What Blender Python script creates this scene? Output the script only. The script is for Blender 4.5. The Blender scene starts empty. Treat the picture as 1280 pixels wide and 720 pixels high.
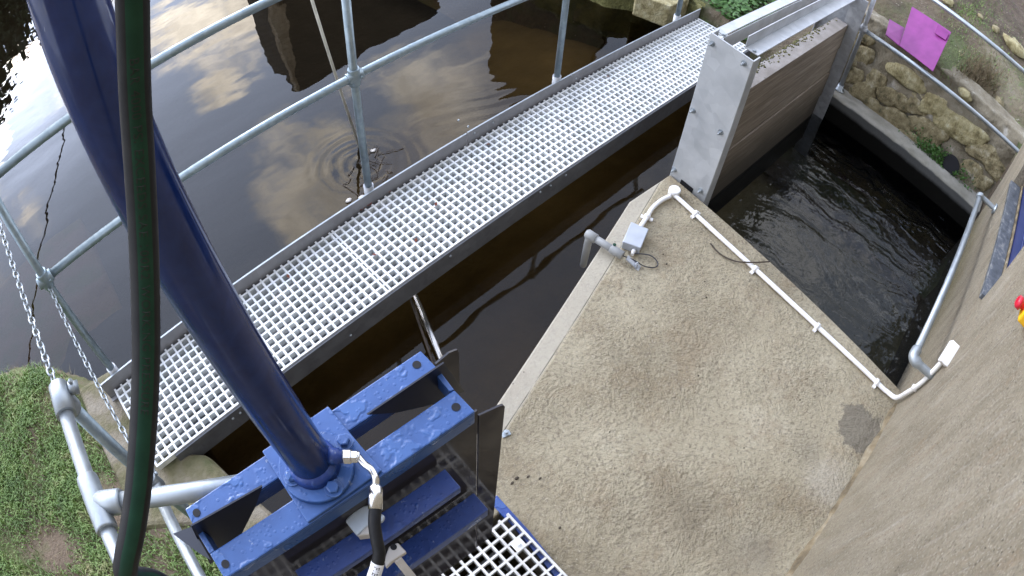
import bpy, math, random
import numpy as np
from mathutils import Vector, Matrix
random.seed(7); rng = np.random.default_rng(7)
S = bpy.context.scene
COL = S.collection
# ------------------------------------------------------------------ camera model (calibrated on the walkway's 40 mm mesh)
CP = np.array([-0.88105063, -1.44639459, 2.33216763])
CR = np.array([[0.7082277405742713, -0.7039646499176039, 0.05335952724160803],
               [-0.551018286219942, -0.5984390333127678, -0.5815922726953291],
               [0.44135282454324515, 0.38249770597227127, -0.8117285193915723]])
FL, KD = 837.3812744138025, -0.10782052644098522
def ray(u, v):
    dx, dy = u-640.0, v-360.0; r = math.hypot(dx, dy)+1e-9; th = r/FL
    for _ in range(8): th -= (FL*(th+KD*th**3)-r)/(FL*(1+3*KD*th*th))
    q = np.array([dx/r*math.sin(th), dy/r*math.sin(th), math.cos(th)])
    return q@CR
def onz(u, v, z): d = ray(u, v); return CP+(z-CP[2])/d[2]*d
def onx(u, v, x): d = ray(u, v); return CP+(x-CP[0])/d[0]*d
def ony(u, v, y): d = ray(u, v); return CP+(y-CP[1])/d[1]*d
def atd(u, v, d): return CP+d*ray(u, v)
V = lambda *a: np.array(a, float)

# ------------------------------------------------------------------ node materials
def newmat(name):
    m = bpy.data.materials.new(name); m.use_nodes = True
    nt = m.node_tree; nt.nodes.clear()
    return m, nt
class N:
    def __init__(s, nt): s.nt = nt
    def __call__(s, typ, **kw):
        n = s.nt.nodes.new(typ)
        for k, v in kw.items():
            if k == 'inp':
                for a, b in v.items():
                    if hasattr(b, 'links') or isinstance(b, bpy.types.NodeSocket): s.nt.links.new(b, n.inputs[a])
                    else: n.inputs[a].default_value = b
            else: setattr(n, k, v)
        return n
def rgba(c): return (c[0], c[1], c[2], 1.0)
def ramp(n, fac, stops):
    r = n('ShaderNodeValToRGB'); e = r.color_ramp.elements
    while len(e) < len(stops): e.new(0.5)
    for i, (p, c) in enumerate(stops):
        e[i].position = p; e[i].color = rgba(c) if not np.isscalar(c) else (c, c, c, 1)
    n.nt.links.new(fac, r.inputs['Fac']); return r.outputs['Color']
def noise(n, co, scale, detail=4, rough=.55, dist=0.0):
    return n('ShaderNodeTexNoise', inp={'Vector': co, 'Scale': scale, 'Detail': detail, 'Roughness': rough, 'Distortion': dist}).outputs['Fac']
def mixc(n, f, a, b, mode='MIX'):
    m = n('ShaderNodeMix', data_type='RGBA', blend_type=mode)
    for k, v in ((0, f), (6, a), (7, b)):
        if isinstance(v, bpy.types.NodeSocket): n.nt.links.new(v, m.inputs[k])
        else: m.inputs[k].default_value = v if k == 0 else rgba(v)
    return m.outputs[2]
def mth(n, op, a, b=0.0, c=None):
    m = n('ShaderNodeMath', operation=op)
    for i, v in enumerate((a, b) if c is None else (a, b, c)):
        if isinstance(v, bpy.types.NodeSocket): n.nt.links.new(v, m.inputs[i])
        else: m.inputs[i].default_value = v
    return m.outputs[0]
def mapr(n, v, a, b, c, d): return n('ShaderNodeMapRange', interpolation_type='SMOOTHSTEP', inp={'Value': v, 'From Min': a, 'From Max': b, 'To Min': c, 'To Max': d}).outputs['Result']
def finish(n, col, rough=.5, metal=0.0, bump=None, bs=.3, bd=.01, **extra):
    inp = {'Base Color': col if isinstance(col, bpy.types.NodeSocket) else rgba(col), 'Roughness': rough, 'Metallic': metal}
    if bump is not None:
        inp['Normal'] = n('ShaderNodeBump', inp={'Height': bump, 'Strength': bs, 'Distance': bd}).outputs['Normal']
    inp.update(extra)
    b = n('ShaderNodeBsdfPrincipled', inp=inp)
    o = n('ShaderNodeOutputMaterial'); n.nt.links.new(b.outputs[0], o.inputs['Surface']); return b
def wpos(n): return n('ShaderNodeNewGeometry').outputs['Position']
def basic(name, stops, scale=8, rough=.5, metal=0.0, bs=0.0, bscale=60, bd=.004, detail=6, rvar=0.0, **extra):
    m, nt = newmat(name); n = N(nt); co = wpos(n)
    f = noise(n, co, scale, detail)
    col = ramp(n, f, stops)
    bump = noise(n, co, bscale, 5, .6) if bs else None
    r = rough
    if rvar: r = mapr(n, noise(n, co, scale*1.7, 5), .3, .7, rough-rvar, rough+rvar)
    finish(n, col, r, metal, bump, bs, bd, **extra); return m

# galvanised steel: mottled zinc spangle
def galv(name, a, b, rough=.42, metal=.75, sc=22):
    m, nt = newmat(name); n = N(nt); co = wpos(n)
    vo = n('ShaderNodeTexVoronoi', inp={'Vector': co, 'Scale': sc*2.2}).outputs['Color']
    f = mixc(n, .28, noise(n, co, sc, 6), vo)
    col = ramp(n, f, [(.25, a), (.75, b)])
    finish(n, col, mapr(n, noise(n, co, 14, 5), .3, .7, rough-.08, rough+.12), metal, noise(n, co, 90, 4), .08, .003); return m
M = {}
M['galv'] = galv('galvanised_steel', (.29, .32, .345), (.42, .46, .485), .42, .7, 12)
M['galv_plate'] = galv('flat_zinc_plate', (.40, .42, .44), (.56, .58, .60), .5, .3, 9)
M['galv_rail'] = galv('shaded_tube_zinc', (.20, .255, .29), (.32, .385, .42), .4, .7)  # darker zinc tone for the handrail tubes and one guardrail post
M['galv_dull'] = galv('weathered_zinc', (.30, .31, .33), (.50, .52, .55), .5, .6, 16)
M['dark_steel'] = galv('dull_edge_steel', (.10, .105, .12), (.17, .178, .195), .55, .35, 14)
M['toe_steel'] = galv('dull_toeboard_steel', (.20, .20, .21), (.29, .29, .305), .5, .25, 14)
M['chrome'] = basic('bright_plated_steel', [(.3, (.62, .6, .57)), (.7, (.85, .84, .82))], 30, .22, 1.0)
M['stainless'] = basic('stainless_tube', [(.3, (.4, .38, .36)), (.7, (.7, .69, .68))], 12, .25, .95)
M['grp'] = basic('pale_grating_resin', [(.3, (.52, .54, .54)), (.5, (.70, .72, .725)), (.7, (.80, .81, .81))], 11, .5, 0, .1, 220, .002)
M['grp_cream'] = basic('cream_grating_resin', [(.3, (.50, .49, .46)), (.55, (.66, .65, .62)), (.8, (.74, .73, .70))], 9, .5, 0, .1, 220, .002)
M['pvc_white'] = basic('white_conduit_plastic', [(.3, (.74, .73, .72)), (.7, (.84, .83, .83))], 9, .35)
M['pvc_grey'] = basic('grey_pipe_plastic', [(.3, (.23, .235, .235)), (.7, (.30, .305, .30))], 14, .4)
M['box_grey'] = basic('grey_box_plastic', [(.3, (.36, .39, .44)), (.7, (.44, .47, .52))], 14, .38)
M['rubber'] = basic('black_rubber', [(.3, (.008, .008, .009)), (.7, (.017, .017, .017))], 40, .5, 0, .15, 300, .001, **{'Specular IOR Level': .22})
M['print_green'] = basic('green_hose_print', [(.3, (.007, .033, .019)), (.7, (.012, .052, .03))], 40, .55, **{'Specular IOR Level': .2})
M['print_dark'] = basic('dark_hose_lettering', [(.3, (.003, .006, .004)), (.7, (.006, .010, .007))], 40, .6)
M['label_white'] = basic('white_label_paper', [(.3, (.72, .72, .74)), (.7, (.8, .8, .82))], 40, .6)
M['bracket_pale'] = basic('pale_zinc_bracket', [(.3, (.44, .5, .56)), (.7, (.6, .66, .72))], 16, .4, .3)
M['clamp_cream'] = basic('cream_clamp_casting', [(.3, (.42, .39, .36)), (.7, (.58, .55, .51))], 18, .5, .1)
M['hole'] = basic('dark_bore', [(.3, (.004, .004, .006)), (.7, (.008, .008, .012))], 8, .8)
M['black_gusset'] = basic('dark_inner_steel', [(.3, (.006, .008, .016)), (.7, (.012, .014, .026))], 8, .35)  # black of the side flap, also the painted shade of the beam web
def smoked():
    m, nt = newmat('smoked_wet_sheet'); n = N(nt); co = wpos(n)
    f = noise(n, co, 6, 5)
    df = n('ShaderNodeBsdfDiffuse', inp={'Color': ramp(n, f, [(.3, (.030, .029, .036)), (.7, (.042, .040, .048))])})
    gl = n('ShaderNodeBsdfGlossy', inp={'Color': (1, .97, .94, 1), 'Roughness': mapr(n, noise(n, co, 20, 4), .3, .7, .03, .12)})
    mx = n('ShaderNodeMixShader', inp={0: mapr(n, noise(n, co, 9, 4), .3, .7, .045, .095), 1: df.outputs[0], 2: gl.outputs[0]})
    o = n('ShaderNodeOutputMaterial'); nt.links.new(mx.outputs[0], o.inputs['Surface']); return m
M['sheet'] = smoked()
M['magenta'] = basic('magenta_corrugated_plastic', [(.3, (.17, .015, .15)), (.7, (.25, .03, .215))], 9, .45, 0, .1, 160, .002)
M['red_plastic'] = basic('red_button_plastic', [(.3, (.5, .01, .03)), (.7, (.6, .02, .05))], 20, .35)
M['yellow_plastic'] = basic('yellow_box_plastic', [(.3, (.75, .4, .01)), (.7, (.85, .48, .02))], 20, .4)
M['cane'] = basic('pale_cane', [(.3, (.42, .40, .33)), (.7, (.62, .60, .52))], 14, .45)
M['wire'] = basic('dark_cable_sheath', [(.3, (.02, .02, .025)), (.7, (.04, .04, .05))], 20, .5)
M['grey_cable'] = basic('grey_cable_sheath', [(.3, (.36, .38, .4)), (.7, (.46, .48, .5))], 20, .45)
M['twig'] = basic('bare_twig_bark', [(.3, (.035, .025, .018)), (.7, (.08, .06, .045))], 40, .8, 0, .5, 120)
M['berry'] = basic('dead_leaf', [(.3, (.12, .02, .012)), (.7, (.2, .06, .03))], 40, .7)
M['slate'] = basic('weathered_slate_sill', [(.3, (.045, .052, .06)), (.55, (.085, .095, .11)), (.72, (.25, .25, .24))], 26, .45, 0, .4, 60, .006)
M['window_blue'] = basic('dark_blue_gloss_paint', [(.3, (.012, .022, .10)), (.7, (.018, .032, .14))], 6, .3)
M['leaf'] = basic('ivy_leaf', [(.3, (.028, .075, .012)), (.55, (.05, .13, .02)), (.8, (.09, .19, .045))], 30, .55, **{'Subsurface Weight': .0})
M['grass'] = basic('winter_grass', [(.28, (.07, .12, .03)), (.45, (.12, .205, .045)), (.58, (.18, .27, .07)), (.72, (.36, .33, .16))], 9, .6, detail=10)
M['weed_leaf'] = basic('weed_leaf', [(.3, (.08, .085, .025)), (.7, (.17, .155, .055))], 30, .7)
M['tree_leaf'] = basic('evergreen_leaf', [(.3, (.02, .035, .01)), (.7, (.05, .075, .02))], 4, .7)
M['bark'] = basic('tree_bark', [(.3, (.04, .03, .02)), (.7, (.09, .07, .05))], 6, .85, 0, .5, 20, .03)
M['ruin_stone'] = basic('ruin_stone', [(.3, (.45, .33, .19)), (.5, (.64, .50, .31)), (.75, (.78, .66, .46))], 3.5, .85, 0, .8, 5, .1)  # pale colour stands in for sunlight on the ruin's edge
M['mill_brick'] = basic('mill_wall_stone', [(.3, (.05, .038, .022)), (.7, (.10, .08, .05))], 3, .9, 0, .5, 8, .05)
M['roof_slate'] = basic('roof_slates', [(.3, (.04, .04, .045)), (.7, (.08, .08, .09))], 5, .7)
M['glass_dark'] = basic('dark_window_glass', [(.3, (.01, .012, .014)), (.7, (.02, .022, .025))], 5, .08)

# blue machine paint, wet: beaded film patches change gloss and relief
def blue(name, a, b, wet=True, rough=.3):
    m, nt = newmat(name); n = N(nt); co = wpos(n)
    f = noise(n, co, 30, 6, .6, .6)
    col = ramp(n, f, [(.3, a), (.7, b)])
    bv = n('ShaderNodeBevel', samples=4, inp={'Radius': .0035}).outputs[0]
    gn_ = n('ShaderNodeNewGeometry').outputs['Normal']
    dt = n('ShaderNodeVectorMath', operation='DOT_PRODUCT', inp={0: bv, 1: gn_}).outputs['Value']
    wear = mth(n, 'MULTIPLY', mapr(n, dt, .80, .97, 1, 0), mapr(n, noise(n, co, 45, 4), .35, .55, .15, 1))
    col = mixc(n, mth(n, 'MULTIPLY', wear, .5), col, (.22, .32, .55))
    chip = mapr(n, noise(n, n('ShaderNodeMapping', inp={'Vector': co, 'Scale': (55, 55, 9)}).outputs[0], 1.0, 4, .6), .685, .70, 0, .55)
    col = mixc(n, chip, col, (.25, .30, .42))
    if wet:
        vo = n('ShaderNodeTexVoronoi', feature='SMOOTH_F1', inp={'Vector': mixc(n, .12, co, n('ShaderNodeTexNoise', inp={'Vector': co, 'Scale': 25.0}).outputs['Color'], 'ADD'), 'Scale': 12.5, 'Smoothness': .3}).outputs['Distance']
        drop = mapr(n, vo, .28, .40, 1, 0)
        patch = mapr(n, noise(n, co, 8, 3), .40, .54, 0, 1)
        h = mth(n, 'MULTIPLY', drop, patch)
        fine = n('ShaderNodeTexVoronoi', inp={'Vector': co, 'Scale': 95.0}).outputs['Distance']
        h2 = mth(n, 'ADD', h, mth(n, 'MULTIPLY', mapr(n, fine, .15, .35, 1, 0), .22))
        col = mixc(n, mth(n, 'MULTIPLY', h, .3), col, (.075, .165, .40))
        finish(n, col, mapr(n, h, 0, 1, rough+.12, rough-.10), 0, h2, .45, .0035, **{'Specular IOR Level': .55})
    else:
        finish(n, col, mapr(n, noise(n, co, 16, 4), .35, .65, rough-.06, rough+.08), 0, noise(n, co, 7, 5), .06, .01, **{'Specular IOR Level': .45})
    return m
M['blue'] = blue('wet_blue_paint', (.019, .070, .235), (.030, .095, .295))
M['blue_tube'] = blue('navy_tube_paint', (.005, .015, .08), (.010, .027, .12), False, .18)
M['blue_deep'] = blue('deep_blue_paint', (.011, .036, .18), (.02, .058, .26))

# brushed concrete slab of the plinth
pA, pB = onz(787, 252, .05), onz(638, 480, .05)
ed = (pB-pA)[:2]; ed /= np.linalg.norm(ed); enr = V(-ed[1], ed[0])
if enr@(onz(850, 450, .05)-pA)[:2] < 0: enr = -enr
def concrete_slab():
    m, nt = newmat('brushed_concrete'); n = N(nt); co = wpos(n)
    sx = n('ShaderNodeSeparateXYZ', inp={0: co})
    d = mth(n, 'ADD', mth(n, 'MULTIPLY', sx.outputs[0], float(enr[0])), mth(n, 'MULTIPLY', sx.outputs[1], float(enr[1])))
    d = mth(n, 'SUBTRACT', d, float(enr@pA[:2]))
    band = mapr(n, mth(n, 'ADD', d, mth(n, 'MULTIPLY', noise(n, co, 9, 3), .012)), .082, .094, 1, 0)     # trowelled margin along the oblique edge
    line = mth(n, 'MULTIPLY', mapr(n, d, .076, .082, 0, 1), mapr(n, d, .084, .090, 1, 0))
    big = noise(n, co, 1.7, 5, .6)
    col = ramp(n, big, [(.28, (.205, .168, .105)), (.44, (.29, .248, .166)), (.6, (.338, .295, .203)), (.78, (.425, .38, .28))])
    col = mixc(n, mapr(n, noise(n, co, 5.5, 8, .75), .47, .66, 0, .55), col, (.21, .155, .092))
    col = mixc(n, mapr(n, noise(n, co, 75, 3, .6), .50, .66, 0, .6), col, (.155, .125, .09))
    col = mixc(n, mapr(n, noise(n, co, 130, 2, .5), .6, .72, 0, .35), col, (.50, .45, .35))
    col = mixc(n, mth(n, 'MULTIPLY', band, .55), col, (.43, .40, .34))
    # drying damp patch by the wall
    pc = onz(1080, 541, .05)
    vs = n('ShaderNodeVectorMath', operation='DISTANCE', inp={0: n('ShaderNodeVectorMath', operation='MULTIPLY', inp={0: co, 1: (1.0, .75, 0)}).outputs[0], 1: (pc[0], pc[1]*.75, 0)}).outputs['Value']
    damp = mapr(n, mth(n, 'ADD', vs, mth(n, 'MULTIPLY', mth(n, 'SUBTRACT', noise(n, co, 9, 8, .7), .5), .27)), .118, .132, .8, 0)
    col = mixc(n, damp, col, (.125, .108, .082))
    pale = onz(1035, 600, .05)
    vs2 = n('ShaderNodeVectorMath', operation='DISTANCE', inp={0: co, 1: tuple(pale)}).outputs['Value']
    col = mixc(n, mapr(n, mth(n, 'ADD', vs2, mth(n, 'MULTIPLY', noise(n, co, 10, 5), .16)), .12, .26, .4, 0), col, (.38, .345, .285))
    for (u, v, r, c) in ((880, 430, .22, (.19, .14, .085)), (1010, 560, .14, (.13, .11, .08)), (860, 650, .26, (.17, .135, .09)), (945, 690, .2, (.14, .12, .095))):
        q = onz(u, v, .05)
        vv = n('ShaderNodeVectorMath', operation='DISTANCE', inp={0: co, 1: tuple(q)}).outputs['Value']
        col = mixc(n, mapr(n, mth(n, 'ADD', vv, mth(n, 'MULTIPLY', noise(n, co, 7, 6, .7), r*.9)), r*.45, r*1.35, .38, 0), col, c)
    fleck = n('ShaderNodeTexVoronoi', inp={'Vector': co, 'Scale': 26.0}).outputs['Distance']
    col = mixc(n, mth(n, 'MULTIPLY', mapr(n, fleck, .06, .12, 1, 0), mapr(n, noise(n, co, 3.1, 3), .5, .6, 0, .8)), col, (.07, .055, .04))
    # swirled brush relief
    warp = n('ShaderNodeTexNoise', inp={'Vector': co, 'Scale': 4.0, 'Detail': 2.0}).outputs['Color']
    wco = mixc(n, .35, co, warp, 'ADD')
    st = n('ShaderNodeMapping', inp={'Vector': wco, 'Rotation': (0, 0, .5), 'Scale': (55, 26, 30)}).outputs[0]
    h = mth(n, 'ADD', noise(n, st, 1.0, 5, .6), mth(n, 'MULTIPLY', noise(n, co, 48, 4, .65), .9))
    h = mth(n, 'MULTIPLY', h, mapr(n, noise(n, co, 2.6, 4), .38, .62, .45, 1.1))
    h = mth(n, 'MULTIPLY', h, mapr(n, band, 0, 1, 1, .16))
    h = mth(n, 'SUBTRACT', h, mth(n, 'MULTIPLY', line, .45))
    finish(n, col, .82, 0, h, 1.0, .013); return m
M['concrete'] = concrete_slab()
def render_wall():
    m, nt = newmat('cement_render'); n = N(nt); co = wpos(n)
    sx = n('ShaderNodeSeparateXYZ', inp={0: co})
    st = n('ShaderNodeMapping', inp={'Vector': co, 'Scale': (5, 5, 1.7)}).outputs[0]
    f = noise(n, st, 1.6, 10, .72)
    col = ramp(n, f, [(.28, (.135, .112, .077)), (.45, (.21, .18, .126)), (.6, (.26, .226, .165)), (.78, (.345, .31, .24))])
    col = mixc(n, mapr(n, noise(n, st, 4.5, 6, .7), .5, .72, 0, .5), col, (.22, .16, .10))
    fine = n('ShaderNodeMapping', inp={'Vector': co, 'Scale': (30, 30, 4)}).outputs[0]
    col = mixc(n, mapr(n, noise(n, fine, 1.0, 4), .56, .7, 0, .35), col, (.37, .34, .29))
    low = mapr(n, mth(n, 'ADD', sx.outputs[2], mth(n, 'MULTIPLY', noise(n, co, 6, 5), .25)), .12, .55, .8, 0)
    right = mapr(n, mth(n, 'ADD', sx.outputs[0], mth(n, 'MULTIPLY', noise(n, co, 3, 5), .6)), 1.55, 2.6, .15, 1)
    col = mixc(n, mth(n, 'MULTIPLY', low, right), col, (.20, .165, .075))
    col = mixc(n, mapr(n, mth(n, 'ADD', sx.outputs[2], mth(n, 'MULTIPLY', noise(n, co, 8, 4), .12)), -.05, .08, .9, 0), col, (.035, .03, .02))
    col = mixc(n, mapr(n, noise(n, co, 110, 3, .6), .52, .68, 0, .5), col, (.10, .082, .06))
    col = mixc(n, mapr(n, noise(n, co, 150, 2, .5), .58, .7, 0, .45), col, (.42, .385, .32))
    h = mth(n, 'ADD', noise(n, co, 70, 5, .65), mth(n, 'MULTIPLY', noise(n, st, 5.0, 5), .6))
    pit = n('ShaderNodeTexVoronoi', inp={'Vector': co, 'Scale': 55.0}).outputs['Distance']
    pm = mth(n, 'MULTIPLY', mapr(n, pit, .08, .2, 1, 0), mapr(n, noise(n, co, 12, 3), .5, .58, 0, 1))
    col = mixc(n, mth(n, 'MULTIPLY', pm, .65), col, (.06, .048, .034))
    h = mth(n, 'SUBTRACT', h, mth(n, 'MULTIPLY', pm, .8))
    finish(n, col, .85, 0, h, .95, .014); return m
M['render'] = render_wall()
M['fillet'] = basic('lichen_mortar', [(.3, (.06, .045, .025)), (.5, (.17, .13, .075)), (.75, (.30, .26, .18))], 14, .85, 0, .7, 40, .01, 8)
M['abut'] = basic('mossy_concrete', [(.3, (.075, .08, .028)), (.45, (.14, .125, .065)), (.58, (.21, .18, .13)), (.8, (.28, .25, .2))], 7, .85, 0, .8, 45, .012, 8)
def ledge_mat():
    m, nt = newmat('stained_ledge_concrete'); n = N(nt); co = wpos(n)
    z = n('ShaderNodeSeparateXYZ', inp={0: co}).outputs[2]
    col = ramp(n, noise(n, co, 6, 6), [(.3, (.21, .20, .165)), (.7, (.36, .345, .305))])
    col = mixc(n, mapr(n, mth(n, 'ADD', z, mth(n, 'MULTIPLY', noise(n, co, 9, 4), .03)), .07, .082, .92, 0), col, (.085, .088, .09))
    col = mixc(n, mapr(n, mth(n, 'ADD', z, mth(n, 'MULTIPLY', noise(n, co, 7, 5), .04)), .0, .04, 1, 0), col, (.005, .005, .004))
    finish(n, col, .85, 0, noise(n, co, 55, 5), .4, .008, **{'Specular IOR Level': .12}); return m
M['ledge'] = ledge_mat()
M['mortar'] = basic('lime_mortar', [(.3, (.10, .085, .055)), (.45, (.175, .15, .105)), (.6, (.21, .185, .135)), (.72, (.38, .36, .315))], 9, .9, 0, .9, 24, .02, 8)
M['rubble'] = basic('lichen_stone', [(.3, (.075, .068, .032)), (.45, (.19, .155, .082)), (.58, (.27, .23, .13)), (.72, (.40, .37, .27))], 16, .85, 0, 1.0, 38, .02, 10)
M['rubble_pale'] = basic('pale_yellow_stone', [(.3, (.13, .105, .045)), (.45, (.28, .24, .12)), (.6, (.37, .33, .19)), (.74, (.48, .45, .32))], 16, .85, 0, 1.0, 38, .02, 10)
def wood():
    m, nt = newmat('weathered_board'); n = N(nt); co = wpos(n)
    st = n('ShaderNodeMapping', inp={'Vector': co, 'Scale': (1.3, 9, 26)}).outputs[0]
    f = noise(n, st, 2.2, 8, .65, .4)
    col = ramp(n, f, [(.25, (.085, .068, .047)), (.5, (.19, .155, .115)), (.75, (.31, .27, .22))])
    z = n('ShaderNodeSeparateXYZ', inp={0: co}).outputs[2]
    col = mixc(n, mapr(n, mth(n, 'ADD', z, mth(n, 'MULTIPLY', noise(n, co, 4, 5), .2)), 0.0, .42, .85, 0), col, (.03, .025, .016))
    finish(n, col, .7, 0, f, .5, .006); return m
M['wood'] = wood()
M['wood_top'] = basic('greyed_board_end', [(.3, (.22, .20, .18)), (.7, (.38, .355, .34))], 9, .75, 0, .4, 60, .004)  # paler tone for the top face puts the light on it into the colour
def soil():
    m, nt = newmat('stony_bank_soil'); n = N(nt); co = wpos(n)
    f = noise(n, co, 2.2, 9, .65)
    col = ramp(n, f, [(.25, (.055, .04, .027)), (.45, (.115, .085, .055)), (.6, (.16, .135, .085)), (.8, (.25, .22, .165))])
    g = mapr(n, noise(n, co, 1.3, 6, .6), .46, .6, 0, .8)
    col = mixc(n, g, col, (.075, .10, .03))
    sx = n('ShaderNodeSeparateXYZ', inp={0: co})
    bare = mapr(n, mth(n, 'ADD', sx.outputs[0], mth(n, 'MULTIPLY', noise(n, co, 2, 4), .8)), 4.6, 5.0, 0, .9)
    col = mixc(n, bare, col, ramp(n, noise(n, co, 8, 7, .7), [(.3, (.04, .026, .017)), (.7, (.12, .085, .06))]))
    vo = n('ShaderNodeTexVoronoi', inp={'Vector': co, 'Scale': 22.0}).outputs['Distance']
    col = mixc(n, mth(n, 'MULTIPLY', mapr(n, vo, .1, .22, 1, 0), mapr(n, noise(n, co, 5, 3), .5, .6, 0, .8)), col, (.30, .27, .21))
    finish(n, col, .9, 0, mth(n, 'ADD', noise(n, co, 26, 7, .7), mth(n, 'MULTIPLY', vo, -.5)), 1.0, .03); return m
M['soil'] = soil()
M['turf_soil'] = basic('turf_soil', [(.25, (.10, .07, .045)), (.45, (.17, .125, .085)), (.58, (.11, .12, .045)), (.8, (.13, .16, .05))], 3.4, .9, 0, .9, 40, .015, 9)
M['moss'] = basic('mossy_bank', [(.3, (.05, .05, .015)), (.5, (.12, .115, .035)), (.75, (.2, .18, .09))], 8, .9, 0, 1.0, 30, .03, 8)
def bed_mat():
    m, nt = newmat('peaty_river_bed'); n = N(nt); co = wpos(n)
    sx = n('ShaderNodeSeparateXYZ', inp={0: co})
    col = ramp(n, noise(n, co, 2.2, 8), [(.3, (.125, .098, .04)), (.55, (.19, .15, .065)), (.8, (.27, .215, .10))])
    deep_dark = ramp(n, noise(n, co, 1.2, 6), [(.3, (.02, .02, .02)), (.7, (.045, .044, .042))])  # dark bed colour stands in for light lost in deep water
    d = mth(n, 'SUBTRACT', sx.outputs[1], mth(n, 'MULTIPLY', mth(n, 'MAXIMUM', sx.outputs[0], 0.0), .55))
    col = mixc(n, mapr(n, mth(n, 'ADD', d, mth(n, 'MULTIPLY', noise(n, co, 2.5, 5), .4)), .85, 1.35, 0, 1), col, deep_dark)
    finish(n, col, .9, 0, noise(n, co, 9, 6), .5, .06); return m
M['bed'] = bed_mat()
M['dark_bed'] = basic('silt_channel_bed', [(.3, (.08, .10, .12)), (.7, (.17, .21, .25))], 2, .9)

def water(name, kind):
    m, nt = newmat(name); n = N(nt); co = wpos(n)
    if kind == 'river':                               # its ripples are modelled in the mesh
        nor = n('ShaderNodeNewGeometry').outputs['Normal']; tint = (.46, .39, .29)
    else:
        st = n('ShaderNodeMapping', inp={'Vector': co, 'Rotation': (0, 0, .2), 'Scale': (3.6, .75, 1)}).outputs[0]
        wr = n('ShaderNodeTexNoise', inp={'Vector': co, 'Scale': 2.2, 'Detail': 3.0}).outputs['Color']
        h = mth(n, 'ADD', noise(n, mixc(n, 1.0, st, wr, 'ADD'), 1.0, 4, .5, 1.2), mth(n, 'MULTIPLY', noise(n, co, 13, 3), .16))
        nor = n('ShaderNodeBump', inp={'Height': h, 'Strength': .42, 'Distance': .07}).outputs['Normal']
        tint = (.38, .42, .47)
    fr = n('ShaderNodeFresnel', inp={'IOR': 1.34, 'Normal': nor}).outputs[0]
    tr = n('ShaderNodeBsdfTransparent', inp={'Color': rgba(tint)})
    gl = n('ShaderNodeBsdfGlossy', inp={'Color': (1, 1, 1, 1), 'Roughness': 0.0 if kind == 'river' else .02, 'Normal': nor})
    mx = n('ShaderNodeMixShader', inp={0: fr, 1: tr.outputs[0], 2: gl.outputs[0]})
    o = n('ShaderNodeOutputMaterial'); nt.links.new(mx.outputs[0], o.inputs['Surface']); return m
M['river'] = water('river_water_surface', 'river'); M['race'] = water('channel_water_surface', 'race')

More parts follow.
